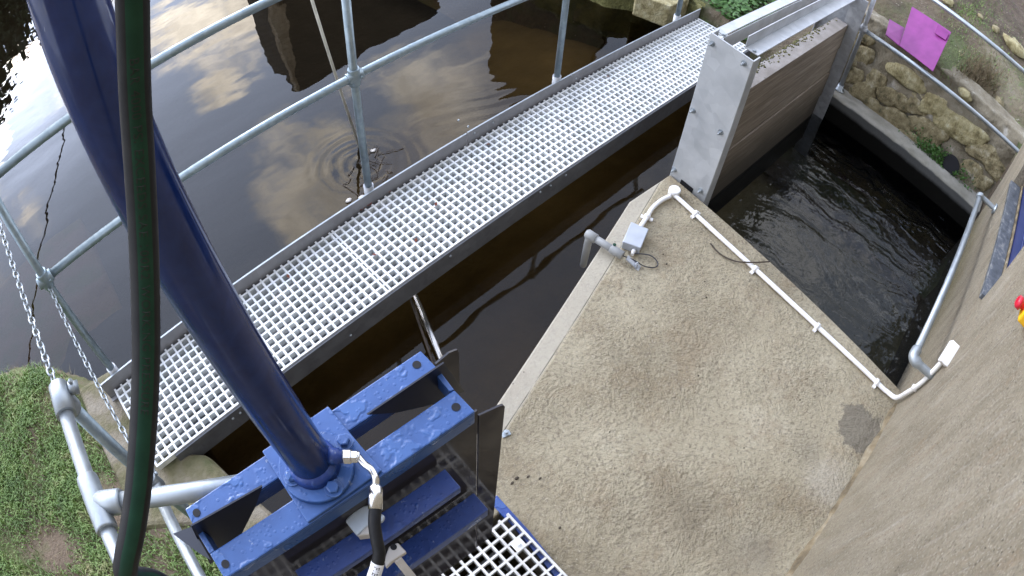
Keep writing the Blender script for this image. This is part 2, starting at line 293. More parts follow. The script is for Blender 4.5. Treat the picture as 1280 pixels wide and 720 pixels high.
# ------------------------------------------------------------------ mesh builder
class MB:
    def __init__(s): s.v = []; s.f = []; s.sm = []; s.mi = []
    def add(s, vs, fs, smooth=False, mi=0):
        o = len(s.v); s.v += [tuple(map(float, q)) for q in vs]
        for q in fs: s.f.append(tuple(i+o for i in q)); s.sm.append(smooth); s.mi.append(mi)
        return s
    def frame_box(s, c, ax, ay, az, hx, hy, hz, mi=0):
        c, ax, ay, az = V(*c), V(*ax), V(*ay), V(*az)
        vs = [c+ax*hx*i+ay*hy*j+az*hz*k for i in (-1, 1) for j in (-1, 1) for k in (-1, 1)]
        return s.add(vs, [(0, 1, 3, 2), (4, 6, 7, 5), (0, 4, 5, 1), (2, 3, 7, 6), (0, 2, 6, 4), (1, 5, 7, 3)], False, mi)
    def box(s, x0, x1, y0, y1, z0, z1, mi=0):
        return s.frame_box(((x0+x1)/2, (y0+y1)/2, (z0+z1)/2), (1, 0, 0), (0, 1, 0), (0, 0, 1), (x1-x0)/2, (y1-y0)/2, (z1-z0)/2, mi)
    def bar(s, p, q, w, h, up=(0, 0, 1), mi=0):      # bar from p to q, w sideways, h along up
        p, q, up = V(*p), V(*q), V(*up); a = q-p; L = np.linalg.norm(a); a /= L
        b = np.cross(up, a); b /= np.linalg.norm(b); c = np.cross(a, b)
        return s.frame_box((p+q)/2, a, b, c, L/2, w/2, h/2, mi)
    def prism(s, poly, d, mi=0):                     # planar polygon (3-D points) extruded by vector d
        P = [V(*q) for q in poly]; d = V(*d); n = len(P)
        nn = sum(np.cross(P[i]-P[0], P[(i+1) % n]-P[0]) for i in range(n))
        if nn@d > 0: P = P[::-1]
        vs = P+[q+d for q in P]
        fs = [tuple(range(n)), tuple(range(2*n-1, n-1, -1))]+[((i+1) % n, i, i+n, (i+1) % n+n) for i in range(n)]
        return s.add(vs, fs, False, mi)
    def tube(s, pts, r, k=14, cap=True, closed=False, mi=0, smooth=True):
        P = [V(*q) for q in pts]; n = len(P)
        R = [r]*n if np.isscalar(r) else list(r)
        T = []
        for i in range(n):
            a = P[(i+1) % n]-P[i-1] if (closed or 0 < i < n-1) else (P[1]-P[0] if i == 0 else P[-1]-P[-2])
            T.append(a/np.linalg.norm(a))
        ref = V(0, 0, 1) if abs(T[0][2]) < .9 else V(1, 0, 0)
        b = np.cross(T[0], ref); b /= np.linalg.norm(b)
        vs = []
        for i in range(n):
            b = b-T[i]*(b@T[i]); b /= np.linalg.norm(b); c = np.cross(T[i], b)
            for j in range(k):
                a = 2*math.pi*j/k; vs.append(P[i]+R[i]*(math.cos(a)*b+math.sin(a)*c))
        fs = []
        for i in range(n if closed else n-1):
            for j in range(k):
                i2 = (i+1) % n; fs.append((i*k+j, i*k+(j+1) % k, i2*k+(j+1) % k, i2*k+j))
        s.add(vs, fs, smooth, mi)
        if cap and not closed:
            o = len(s.v)-n*k
            s.f.append(tuple(o+j for j in range(k-1, -1, -1))); s.sm.append(False); s.mi.append(mi)
            s.f.append(tuple(o+(n-1)*k+j for j in range(k))); s.sm.append(False); s.mi.append(mi)
        return s
    def cyl(s, p, q, r, k=18, mi=0): return s.tube([p, q], r, k, mi=mi)
    def hexbolt(s, c, nrm, r, h, mi=0):
        c, nrm = V(*c), V(*nrm)/np.linalg.norm(nrm)
        s.tube([c, c+nrm*h*.25], r*1.45, 16, mi=mi, smooth=False)
        s.tube([c+nrm*h*.25, c+nrm*h*.9, c+nrm*h], [r, r, r*.8], 6, mi=mi, smooth=False)
        return s
    def ball(s, c, r, k=12, sc=(1, 1, 1), mi=0, jit=0.0):
        vs = []; fs = []; m = k//2
        vs.append((0, 0, -1))
        for i in range(1, m):
            t = math.pi*i/m-math.pi/2
            for j in range(k):
                a = 2*math.pi*j/k; vs.append((math.cos(t)*math.cos(a), math.cos(t)*math.sin(a), math.sin(t)))
        vs.append((0, 0, 1))
        q = np.array(vs)
        if jit: q = q*(1+rng.normal(0, jit, (len(q), 1)))
        q = q*np.array(sc)*r+np.array(c)
        for j in range(k): fs.append((0, 1+(j+1) % k, 1+j))
        for i in range(m-2):
            for j in range(k): fs.append((1+i*k+j, 1+i*k+(j+1) % k, 1+(i+1)*k+(j+1) % k, 1+(i+1)*k+j))
        e = len(vs)-1
        for j in range(k): fs.append((e, 1+(m-2)*k+j, 1+(m-2)*k+(j+1) % k))
        return s.add(q, fs, True, mi)
    def build(s, name, mats, root=None, bevel=0.0, seg=2, origin=None):
        if not isinstance(mats, (list, tuple)): mats = [mats]
        me = bpy.data.meshes.new(name)
        off = V(0, 0, 0)
        a = np.array(s.v)
        r = root
        while r is not None:
            off = off+V(*r.location); r = r.parent
        loc = V(0, 0, 0)
        if root is None:
            loc = V(*origin) if origin is not None else V((a[:, 0].min()+a[:, 0].max())/2, (a[:, 1].min()+a[:, 1].max())/2, a[:, 2].min())
        me.from_pydata((a-off-loc).tolist(), [], s.f)
        me.polygons.foreach_set('use_smooth', s.sm); me.polygons.foreach_set('material_index', s.mi)
        for x in mats: me.materials.append(M[x] if isinstance(x, str) else x)
        me.update()
        o = bpy.data.objects.new(name, me); COL.objects.link(o); o.location = loc
        if root is not None: o.parent = root
        if bevel:
            b = o.modifiers.new('edge_round', 'BEVEL'); b.width = bevel; b.segments = seg; b.limit_method = 'ANGLE'; b.angle_limit = .6
        return o
def tag(o, label=None, cat=None, group=None, kind=None):
    for k, v in (('label', label), ('category', cat), ('group', group), ('kind', kind)):
        if v: o[k] = v
    return o
def thing(name, label, cat, loc, group=None):
    o = bpy.data.objects.new(name, None); COL.objects.link(o); o.location = tuple(map(float, loc)); o.empty_display_size = .1
    return tag(o, label, cat, group)
def curve(pts, n=8):                                 # Catmull-Rom through points
    P = [V(*q) for q in pts]; P = [2*P[0]-P[1]]+P+[2*P[-1]-P[-2]]; out = []
    for i in range(1, len(P)-2):
        for k in range(n):
            t = k/n; a, b, c, d = P[i-1:i+3]
            out.append(.5*(2*b+(c-a)*t+(2*a-5*b+4*c-d)*t*t+(3*b-a-3*c+d)*t**3))
    out.append(P[-2]); return out
ZW = -.28

# ================================================================== SETTING
def grid_mesh(x0, x1, nx, y0, y1, ny, hf):
    X, Y = np.meshgrid(np.linspace(x0, x1, nx), np.linspace(y0, y1, ny)); Z = hf(X, Y)
    mb = MB(); mb.v = np.stack([X.ravel(), Y.ravel(), Z.ravel()], 1).tolist()
    for j in range(ny-1):
        for i in range(nx-1):
            a = j*nx+i; mb.f.append((a, a+1, a+nx+1, a+nx))
    mb.sm = [True]*len(mb.f); mb.mi = [0]*len(mb.f); return mb
def fbm(X, Y, seed, f0=1.0, oct=4):
    r = np.random.default_rng(seed); Z = np.zeros_like(X); a = 1.0
    for _ in range(oct):
        for _k in range(4):
            th = r.uniform(0, 2*math.pi); ph = r.uniform(0, 6.28)
            Z += a*.35*np.sin(f0*(math.cos(th)*X+math.sin(th)*Y)*2+ph)
        a *= .5; f0 *= 2.1
    return Z
def sst(x, a, b): t = np.clip((x-a)/(b-a), 0, 1); return t*t*(3-2*t)

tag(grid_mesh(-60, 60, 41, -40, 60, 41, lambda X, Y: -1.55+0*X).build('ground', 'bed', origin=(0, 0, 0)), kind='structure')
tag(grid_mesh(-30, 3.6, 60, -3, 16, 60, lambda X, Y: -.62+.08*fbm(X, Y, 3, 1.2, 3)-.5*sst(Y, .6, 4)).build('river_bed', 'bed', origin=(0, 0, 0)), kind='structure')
gxs = np.concatenate([np.arange(-30, -3.2, .6), np.arange(-3.2, 3.62, .019)]); gys = np.concatenate([np.arange(-2.0, 4.2, .019), np.arange(4.2, 8, .05), np.arange(8, 16.2, .4)])
GX, GY = np.meshgrid(gxs, gys)
near = 1-sst(GY, 4.5, 9)
GZ = ZW+near*(.0011*fbm(GX*1.0+.4*GY, GY*2.2, 41, .9, 3)+.00022*fbm(GX*3+GY, GY*7, 42, 1.6, 3))
rc = onz(452, 205, ZW); rd_ = np.hypot(GX-rc[0], GY-rc[1])
wobble = rd_+.034*fbm(GX, GY, 43, 4.5, 3)
GZ += .00075*np.sin(wobble*78)*(1-sst(rd_+.05*fbm(GX, GY, 44, 4, 2), .14, .40))+.0011*fbm(GX, GY, 45, 14, 3)*(1-sst(rd_, .03, .26))
r2 = onz(612, 132, ZW); ex, ey = (GX-r2[0])*math.cos(.25)-(GY-r2[1])*math.sin(.25), (GX-r2[0])*math.sin(.25)+(GY-r2[1])*math.cos(.25)
GZ += .0008*np.sin(ey*62+2.2*fbm(GX, GY, 46, 2.5, 3)+ex*6)*np.exp(-(ex/.34)**2-(ey/.17)**2)
rw = MB(); rw.v = np.stack([GX.ravel(), GY.ravel(), GZ.ravel()], 1).tolist(); nxw = len(gxs)
for j_ in range(len(gys)-1):
    for i_ in range(nxw-1):
        if gxs[i_] > 1.42 and gys[j_] < -.56: continue
        a = j_*nxw+i_; rw.f.append((a, a+1, a+nxw+1, a+nxw))
rw.sm = [True]*len(rw.f); rw.mi = [0]*len(rw.f)
tag(rw.build('river_water', 'river', origin=(0, 0, 0)), kind='structure')
cw = MB(); cw.add([(.9, -2.028, -.13), (3.07, -2.028, -.13), (3.07, -.6, -.13), (.9, -.6, -.13)], [(0, 1, 2, 3)])
tag(cw.build('channel_water', 'race', origin=(0, 0, 0)), kind='structure')
cb = MB(); cb.add([(.9, -2.02, -.95), (3.3, -2.02, -.95), (3.3, -.5, -.95), (.9, -.5, -.95)], [(0, 1, 2, 3)])
tag(cb.build('channel_bed', 'dark_bed', origin=(0, 0, 0)), kind='structure')

# left grass bank
bx = np.array([-9, -4, -2.05, -1.85, -1.68, -1.5, -1.39, -1.25, -1.1, -.9]); by = np.array([2.2, 1.75, 1.27, 1.2, 1.08, .89, .72, .60, .55, .5])
def hleft(X, Y):
    d = Y-np.interp(X, bx, by)+.03*fbm(X, Y, 5, 6, 2)
    h = -.085+.018*fbm(X, Y, 8, 2.5, 4)+.05*sst(X, -1.6, -3.0)
    h = h-.14*sst(d, -.22, 0)-.5*sst(d, -.02, .25)
    h = np.where(X > -1.22, np.minimum(h, -.16), h)-1.2*sst(X, -1.12, -1.04)
    return h
tag(grid_mesh(-7, -1.0, 150, -5, 2.6, 150, hleft).build('grass_bank_ground', 'turf_soil', origin=(0, 0, 0)), kind='structure')
class HGrid:                                         # sampled terrain height for planting
    def __init__(s, f, x0, x1, y0, y1, st=.03):
        s.x0, s.y0, s.st = x0, y0, st; s.nx, s.ny = int((x1-x0)/st)+1, int((y1-y0)/st)+1
        X, Y = np.meshgrid(x0+np.arange(s.nx)*st, y0+np.arange(s.ny)*st); s.Z = f(X, Y)
    def __call__(s, x, y):
        i = np.clip(((np.asarray(x)-s.x0)/s.st).round().astype(int), 0, s.nx-1); j = np.clip(((np.asarray(y)-s.y0)/s.st).round().astype(int), 0, s.ny-1)
        return s.Z[j, i]
HL = HGrid(hleft, -3, -1, -1.2, 1.4, .02)
# grass blades, clumped, thinner on the worn earth by the rail
gb = MB(); gv = []; gf = []
cnt = 0
while cnt < 34000:
    x = rng.uniform(-2.9, -1.12); y = rng.uniform(-1.0, 1.25)
    d = y-np.interp(x, bx, by)
    if d > -.03: continue
    if -1.52 < x < -1.24 and y > -.22: continue
    if x > -1.3 and y > -.36: continue
    w = math.sin(x*7.1+2*math.sin(y*4.3))*math.sin(y*6.3+1.7*math.sin(x*5.1))
    path = math.exp(-((x+1.66)/.07)**2)*(.5+.5*math.sin(y*11+1))
    dens = .6+.7*w-.6*path-.5*max(0, (d+.25)/.25)
    if rng.random() > dens: continue
    z = float(HL(x, y))
    L = rng.uniform(.022, .06)*(1 if w > -.3 else .7); a = rng.uniform(0, 6.283); lean = rng.uniform(.25, 1.15); wd = rng.uniform(.0015, .003)
    dx, dy = math.cos(a), math.sin(a); o = len(gv)
    gv += [(x-dy*wd, y+dx*wd, z-.004), (x+dy*wd, y-dx*wd, z-.004),
           (x+dx*L*lean*.4+dy*wd*.8, y+dy*L*lean*.4-dx*wd*.8, z+L*.62), (x+dx*L*lean*.4-dy*wd*.8, y+dy*L*lean*.4+dx*wd*.8, z+L*.62),
           (x+dx*L*lean, y+dy*L*lean, z+L*(.95-.35*lean))]
    gf += [(o, o+1, o+2, o+3), (o+3, o+2, o+4)]; cnt += 1
gb.v = gv; gb.f = gf; gb.sm = [False]*len(gf); gb.mi = [0]*len(gf)
tag(gb.build('grass', 'grass', origin=(0, 0, 0)), 'short winter grass with bare muddy gaps on the left bank', 'grass', kind='stuff')

dg = MB()
for _ in range(5200):
    x = rng.uniform(-2.7, -1.15); y = rng.uniform(-1.0, 1.25); d = y-np.interp(x, bx, by)
    if d > .02 or (-1.52 < x < -1.24 and y > -.22) or (x > -1.3 and y > -.36): continue
    if rng.random() > .35+.65*math.exp(-(d/.2)**2): continue
    z = float(HL(x, y)); L = rng.uniform(.03, .075); a = rng.uniform(0, 6.283); ln = rng.uniform(.5, 1.3); dx, dy = math.cos(a), math.sin(a); wd = .0016
    dg.add([(x-dy*wd, y+dx*wd, z), (x+dy*wd, y-dx*wd, z), (x+dx*L*ln, y+dy*L*ln, z+L*max(.15, .9-.5*ln))], [(0, 1, 2)])
M['straw'] = basic('dead_straw', [(.3, (.16, .125, .065)), (.7, (.34, .28, .165))], 30, .8)
tag(dg.build('dead_grass', 'straw', origin=(0, 0, 0)), 'pale dead stems scattered through the grass of the left bank', 'grass', kind='stuff')
# right bank terrain
def hright(X, Y):
    low = .03+.035*fbm(X, Y, 11, 1.6, 4)
    top = .60+.21*np.clip(X-3.4, 0, 4)+.05*fbm(X, Y, 12, 2.2, 5)
    t = sst(-Y, .18, .62)
    h = low*(1-t)+top*t
    h = np.where((X < 3.42) & (Y < -.5) & (Y > -2.06), -.5, h)
    xb = np.interp(Y, [.5, .75, 1.1, 1.25, 2, 16], [3.16, 3.24, 3.16, 3.02, 2.9, 2.9])
    h = np.where((Y > -.5), h-.9*sst(-(X-xb)+.03*fbm(X, Y, 14, 7, 2), -.1, .06), h)
    return h
tag(grid_mesh(2.6, 13, 200, -9, 15, 300, hright).build('bank_ground', 'soil', origin=(0, 0, 0)), kind='structure')
# far bank beyond the river, seen only as dark mass in the mirror of the water
tag(grid_mesh(-40, 40, 60, 13.5, 45, 20, lambda X, Y: -.5+1.2*sst(Y, 13.5, 16)+.2*fbm(X, Y, 20, .4, 3)).build('far_bank_ground', 'moss', origin=(0, 0, 0)), kind='structure')

# ================================================================== CONCRETE AND WALLS
ZB = .05
e0, e1 = onz(787, 252, ZB), onz(638, 480, ZB); dd = (e1-e0)/np.linalg.norm(e1-e0)
A = onz(838, 218, ZB); B = onz(1134, 496, ZB)
e2 = e0+dd*((-1.02-e0[1])/dd[1])
poly = [A, e0, e2, V(-.345, -1.03, ZB), V(-.385, -1.5, ZB), V(-.39, -2.035, ZB), V(B[0], -2.035, ZB)]
pl = MB().prism(poly, (0, 0, -1.3))
tag(pl.build('concrete_plinth', 'concrete', bevel=.008, seg=3), 'broad pale brushed concrete slab with a chamfered corner beside the dark channel', 'concrete slab')
# small chips and grit lying on the slab belong to its surface
chips = MB()
for (u, v, r) in ((881, 352, .004), (883, 372, .005), (829, 318, .004), (833, 330, .005), (646, 598, .007), (640, 604, .006), (660, 596, .005), (675, 598, .005), (873, 470, .004), (1000, 500, .004), (930, 560, .003), (762, 540, .003), (700, 660, .005)):
    q = onz(u, v, ZB); chips.ball(q+V(0, 0, r*.3), r, 8, (1.3, .9, .5), 0, .12)
tag(chips.build('grit', 'bark', origin=tuple(onz(800, 450, ZB))), 'scattered grit and twig crumbs on the pale concrete slab', 'grit', kind='stuff')

ab = [(-1.5, .66), (-1.24, .62), (-1.24, .03), (-1.17, .015), (-1.08, -.06), (-1.05, -.22), (-1.0, -.45), (-.98, -1.3), (-1.24, -1.3), (-1.25, -.42), (-1.33, -.27), (-1.54, -.15)]
g = MB().prism([V(x, y, -.06) for x, y in ab], (0, 0, -1.2))
tag(g.build('abutment', 'abut', bevel=.03, seg=3), 'mossy concrete abutment under the near end of the walkway', 'abutment')

# rendered building wall carrying the camera, with a window recess
wx0, wx1, wh = -5.0, 2.9, 6.5
root = thing('building_wall', 'tall cement rendered building wall with streaky weathering and a window recess', 'wall', (0, -2.2, 0))
OW = (1.36, 2.46, .745, 2.0)      # opening x0,x1,z0,z1
def wall_face(mb, x0, x1, z0, z1): mb.box(x0, x1, -2.45, -2.03, z0, z1)
mb = MB()
wall_face(mb, wx0, OW[0], -1.3, wh); wall_face(mb, OW[1], wx1, -1.3, wh); wall_face(mb, OW[0], OW[1], -1.3, OW[2]); wall_face(mb, OW[0], OW[1], OW[3], wh)
mb.build('rendered_wall', 'render', root)
s = MB(); s.prism([V(OW[0]+.003, -2.012, .75), V(OW[1]-.003, -2.012, .75), V(OW[1]-.003, -2.088, .757), V(OW[0]+.003, -2.088, .757)], (0, 0, -.03))
s.build('window_sill', 'slate', root, bevel=.004)
s = MB(); s.box(OW[0]+.003, OW[1]-.003, -2.1, -2.089, .7, .775); s.build('sill_upstand', 'fillet', root, bevel=.004)
wf = MB(); wf.box(OW[0]+.004, OW[1]-.004, -2.17, -2.102, .755, .90); wf.box(OW[0]+.004, OW[0]+.07, -2.17, -2.102, .902, OW[3]); wf.box(OW[1]-.07, OW[1]-.004, -2.17, -2.102, .902, OW[3]); wf.box(1.87, 1.94, -2.165, -2.107, .902, OW[3])
wfo = wf.build('window_frame', 'window_blue', root, bevel=.006)
MB().box(OW[0]+.07, OW[1]-.07, -2.145, -2.13, .902, OW[3]).build('pane', 'glass_dark', wfo)
fil = MB(); xs = np.linspace(-.42, 1.2, 60)
prof = [(0, 0), (.022, .0), (.018, .01), (.008, .022), (0, .034)]
vs = []
for x in xs:
    k = 1+.25*math.sin(x*9)+.2*math.sin(x*23+1)+rng.normal(0, .12)
    for (a, b) in prof: vs.append((x, -2.034+a*k, ZB-.004+b*k))
fil.add(vs, [(i*5+j, i*5+j+1, (i+1)*5+j+1, (i+1)*5+j) for i in range(59) for j in range(4)], True)
fil.build('mortar_fillet', 'fillet', root)

# channel ledge and rubble wall on the far side of the channel
lg = MB().prism([V(3.07, -.66, .07), V(3.27, -.60, .07), V(3.27, -2.05, .07), V(3.07, -2.05, .07)], (0, 0, -1.2))
tag(lg.build('channel_ledge', 'ledge', bevel=.012, seg=2), 'narrow stained concrete ledge along the foot of the rubble stone wall', 'ledge')
root = thing('rubble_wall', 'low rubble stone retaining wall with lichen and a round drain hole', 'stone wall', (3.35, -1.3, .07))
def wallpt(u, v, out=0.0):       # point of the battered wall face under a pixel: plane from (3.25,.07) to (3.43,.64)
    d = ray(u, v); nrm = V(-(.64-.07), 0, (3.43-3.25)); p0 = V(3.25, 0, .07); t = ((p0-CP)@nrm)/(d@nrm); nn = nrm/np.linalg.norm(nrm)
    return CP+t*d+nn*out
mw = grid_mesh(0, 1, 60, -2.9, -.42, 110, lambda X, Y: X)
vv = np.array(mw.v); t = vv[:, 0].copy(); y = vv[:, 1]
rough = .02*fbm(t*3, y*3, 31, 2.0, 4)
vv[:, 0] = 3.25+.18*np.clip(t, 0, .85)/.85*1.0+np.clip(t-.85, 0, 1)*1.4-rough; vv[:, 2] = .0+.64*np.clip(t/.85, 0, 1)+rough*.8
mw.v = vv.tolist(); mw.build('mortar_face', 'mortar', root)
st = MB(); stp = MB()
spec = [(1200, 160, 37, 15, 34, 1), (1168, 133, 20, 13, 25, 1), (1150, 132, 14, 10, 20, 0), (1133, 97, 26, 10, 38, 1), (1110, 120, 12, 8, 25, 0), (1120, 150, 16, 9, 35, 0),
        (1075, 70, 12, 10, 10, 0), (1078, 115, 12, 9, 20, 0), (1100, 145, 14, 9, 40, 0), (1165, 165, 16, 10, 30, 0), (1160, 178, 9, 9, 10, 0), (1135, 175, 13, 8, 38, 0),
        (1236, 194, 11, 9, 50, 0), (1215, 215, 13, 9, 40, 0), (1246, 212, 12, 8, 50, 0), (1228, 228, 9, 7, 30, 0), (1095, 100, 10, 8, 30, 0),
        (1068, 95, 9, 8, 20, 0), (1082, 45, 11, 8, 15, 0), (1062, 60, 9, 8, 0, 0), (1125, 128, 10, 7, 35, 0), (1145, 155, 10, 7, 30, 0), (1220, 188, 10, 7, 40, 0), (1088, 130, 8, 6, 30, 0)]
for (u, v, a, b, ang, pale) in spec:
    a, b = (a*1.05, b*1.05) if pale else (a*1.35, b*1.35); c = wallpt(u, v, -.010); ca, sa = math.cos(math.radians(ang)), math.sin(math.radians(ang))
    e1_ = wallpt(u+a*ca, v+a*sa, -.012)-c; e2_ = wallpt(u-b*sa, v+b*ca, -.012)-c
    nn = np.cross(e1_, e2_); nn /= np.linalg.norm(nn)
    tgt = stp if pale else st; o = len(tgt.v); tgt.ball((0, 0, 0), 1, 28, (1, 1, 1), 0, .0)
    for i in range(o, len(tgt.v)):
        q = V(*tgt.v[i]); ph = u*.7; q = np.sign(q)*np.abs(q)**.7; q = q*(1+.09*math.sin(3.1*q[0]+ph)*math.cos(2.7*q[1]+v)+.06*math.sin(7*q[0]+5*q[2]+v)+.05*math.cos(8*q[1]+ph)+rng.normal(0, .012))
        tgt.v[i] = tuple(c+e1_*q[0]+e2_*q[1]+nn*q[2]*(.034 if pale else .02))
st.build('stones', 'rubble', root); stp.build('pale_stones', 'rubble_pale', root)
dc = wallpt(1188, 206, 0); dn = V(-.95, 0, .3); dn /= np.linalg.norm(dn)
dr = MB(); dr.tube([dc+dn*.035, dc-dn*.05], .075, 24); dr.build('drain_pipe', 'hole', root)
lv = MB()
for _ in range(1100):
    u = rng.normal(1176, 17); v = 172+(u-1150)*.75+rng.normal(6, 8)
    if (u-1190)**2+(v-203)**2 < 130: continue
    c = wallpt(u, v, rng.uniform(.02, .05)); r = rng.uniform(.006, .015); a = V(*rng.normal(0, 1, 3)); a /= np.linalg.norm(a); b = np.cross(a, rng.normal(0, 1, 3)); b /= np.linalg.norm(b)
    lv.add([c-a*r, c-b*r*.6, c+a*r, c+b*r*.6], [(0, 1, 2, 3)])
tag(lv.build('moss_plant', 'leaf'), 'bright green plant growing around the drain hole of the stone wall', 'plant')

# river-side bank edging at the far end of the walkway
me_ = grid_mesh(0, 1, 16, .5, 1.9, 50, lambda X, Y: X)
vv = np.array(me_.v); t = vv[:, 0].copy(); y = vv[:, 1].copy(); xb = np.interp(y, [.5, .75, 1.1, 1.25, 2], [3.14, 3.21, 3.13, 2.99, 2.87])
rr = .02*fbm(t*4, y*4, 33, 2.2, 4)
vv[:, 0] = xb+t*.16-rr; vv[:, 2] = np.where(t < .55, -.5+t/.55*.52, .02+(t-.55)*.06)+rr
me_.v = vv.tolist(); tag(me_.build('bank_edging', 'moss'), 'mossy stone edging of the river bank at the far walkway end', 'edging')
pv = MB().prism([onz(u, v, .055) for u, v in ((795, -8), (838, 8), (862, -2), (858, -30), (800, -40))], (0, 0, -.2)); tag(pv.build('paving_slab', 'rubble_pale', bevel=.01), 'pale worn slab set in the bank beyond the walkway', 'slab')

# ================================================================== WALKWAY
P_ = .04
root = thing('walkway', 'long walkway of pale square mesh grating over the river with grey toeboard', 'walkway', (0, .2, 0))
def grating_panel(name, x0, x1, xs, ys, y0, y1, mat, rt, z=0.0, h=.036, w=.0098):
    mb = MB(); ax = []
    for y in ys: mb.box(x0, x1, y-w/2, y+w/2, z-h, z-.0006)
    for x in xs: mb.box(x-w/2, x+w/2, y0, y1, z-h+.001, z)
    return mb.build(name, mat, rt)
ys = [i*P_ for i in range(12)]
grating_panel('grating_panel', -.018, 3.12, [i*P_ for i in range(79)], ys, -.0045, .457, 'grp', root)
grating_panel('grating_panel', -1.302, -.018, [-.018-i*P_ for i in range(33)], ys, -.0045, .457, 'grp', root)
tb = MB(); tb.box(-1.345, .86, .461, .469, -.12, .072); tb.box(-1.345, .86, .440, .4605, -.05, -.042)
tb.build('toeboard', 'toe_steel', root, bevel=.0015)
tb = MB(); tb.box(.866, 3.14, .461, .469, -.12, .074); tb.box(.866, 3.14, .440, .4605, -.05, -.042)
tb.build('toeboard', 'toe_steel', root, bevel=.0015)
tl = MB(); tl.box(-1.345, .86, .4612, .4688, .0725, .0745); tl.build('toeboard_lip', 'galv', root); tl = MB(); tl.box(.866, 3.14, .4612, .4688, .0745, .0765); tl.build('toeboard_lip', 'galv', root)
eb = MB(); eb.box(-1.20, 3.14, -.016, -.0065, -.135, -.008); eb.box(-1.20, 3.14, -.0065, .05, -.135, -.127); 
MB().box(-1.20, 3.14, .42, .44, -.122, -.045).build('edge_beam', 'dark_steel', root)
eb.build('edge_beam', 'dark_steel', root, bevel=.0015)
for (u, v) in ((291, 523), (438, 419), (563, 320), (675, 240), (688, 232), (707, 219), (300, 516)):
    q = ony(u, v, -.016); MB().tube([q, q+V(0, -.004, 0), q+V(0, -.007, 0)], [.007, .006, .002], 12).build('bolt', 'galv', root)
for (u, v) in ((573, 150), (585, 158), (593, 166), (616, 153), (714, 93), (720, 98)):
    q = ony(u, v, .461); MB().tube([q, q+V(0, -.004, 0), q+V(0, -.006, 0)], [.007, .006, .002], 12).build('bolt', 'galv', root)
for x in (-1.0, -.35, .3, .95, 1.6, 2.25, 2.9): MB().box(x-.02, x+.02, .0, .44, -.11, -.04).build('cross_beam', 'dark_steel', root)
MB().box(-1.2, 3.13, -.004, .459, -.126, -.1225).build('soffit_tray', 'dark_steel', root)  # added plate, keeps sky out of the mesh's reflection in the water
# dead leaves caught against the toeboard
lf = MB()
for (u, v) in ((451, 262), (455, 258), (460, 256), (463, 254), (487, 238), (360, 345), (468, 318), (250, 430), (545, 255), (610, 180), (700, 150), (760, 95), (320, 450), (520, 300)):
    q = onz(u, v, .006); a = rng.uniform(0, 3); d1 = V(math.cos(a), math.sin(a), .3)*.012; d2 = V(-math.sin(a), math.cos(a), .2)*.008
    lf.add([q-d1, q-d2, q+d1, q+d2], [(0, 1, 2, 3)])
tag(lf.build('dead_leaves', 'berry'), 'red brown dead leaves caught on the grating against the toeboard', 'leaves')

# ================================================================== HANDRAILS (tube and clamp fittings)
RT = .0185
def fitting(mb, c, axis, L=.075, r=.0262):
    c, axis = V(*c), V(*axis)/np.linalg.norm(axis)
    mb.tube([c-axis*L/2, c-axis*(L/2-.006), c+axis*(L/2-.006), c+axis*L/2], [r*.95, r, r, r*.95], 18)
def grub(mb, c, d): c, d = V(*c), V(*d); mb.tube([c+d*.024, c+d*.033], .006, 8)
YR = .5
root = thing('handrail', 'galvanised tube handrail along the river side of the walkway', 'handrail', (.8, YR, 0))
for px, x in (('C', -1.25), ('A', .262), ('B', 1.588), ('D', 2.87)):
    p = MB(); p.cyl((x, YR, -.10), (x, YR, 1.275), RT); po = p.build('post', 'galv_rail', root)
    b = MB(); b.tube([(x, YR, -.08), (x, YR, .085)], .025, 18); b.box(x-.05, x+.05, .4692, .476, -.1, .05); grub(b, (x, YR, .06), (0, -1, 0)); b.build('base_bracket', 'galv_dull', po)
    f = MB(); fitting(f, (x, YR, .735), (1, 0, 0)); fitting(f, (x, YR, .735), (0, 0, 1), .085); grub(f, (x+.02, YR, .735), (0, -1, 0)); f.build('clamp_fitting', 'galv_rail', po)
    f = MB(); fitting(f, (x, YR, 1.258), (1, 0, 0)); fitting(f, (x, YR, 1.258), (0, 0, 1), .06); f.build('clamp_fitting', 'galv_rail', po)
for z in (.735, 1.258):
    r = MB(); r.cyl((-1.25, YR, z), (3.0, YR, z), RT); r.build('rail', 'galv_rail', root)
# threaded lugs (visible light nicks on the rails)
ZR = 1.262
eq = onz(76, 494, ZR); T_ = onz(121, 630, ZR); XE, YE = float(eq[0]), float(eq[1])
gdir = T_-eq; gdir /= np.linalg.norm(gdir); ge = eq+gdir*1.1
root = thing('guardrail', 'galvanised tube guardrail with a tee fitting on the grass bank', 'guardrail', (XE, YE, -.08))
p = MB(); p.cyl((XE, YE, -.12), (XE, YE, 1.255), RT); p.build('post', 'galv_rail', root)
p = MB(); p.cyl((ge[0], ge[1], -.12), (ge[0], ge[1], 1.255), RT); p.build('post', 'galv', root)
r = MB(); r.cyl(eq-gdir*.02, ge, RT+.001); r.build('rail', 'galv', root)
r = MB(); r.cyl((XE, YE, .735), V(ge[0], ge[1], .735), RT); r.build('rail', 'galv', root)
tq = onz(300, 606, ZR); rd = (tq-T_)/np.linalg.norm(tq-T_)
r = MB(); r.cyl(T_, T_+rd*.42, RT+.001); r.build('return_rail', 'galv', root)
ax = gdir
f = MB(); f.tube([eq-gdir*.03, eq-gdir*.024, eq+gdir*.055], [.022, .0275, .0275], 18); fitting(f, (XE, YE, 1.235), (0, 0, 1), .07); grub(f, (XE+.02, YE, 1.262), (.8, 0, .5))
f.tube([V(XE+.026, YE, 1.262), V(XE+.05, YE-.004, 1.25)], .016, 14)
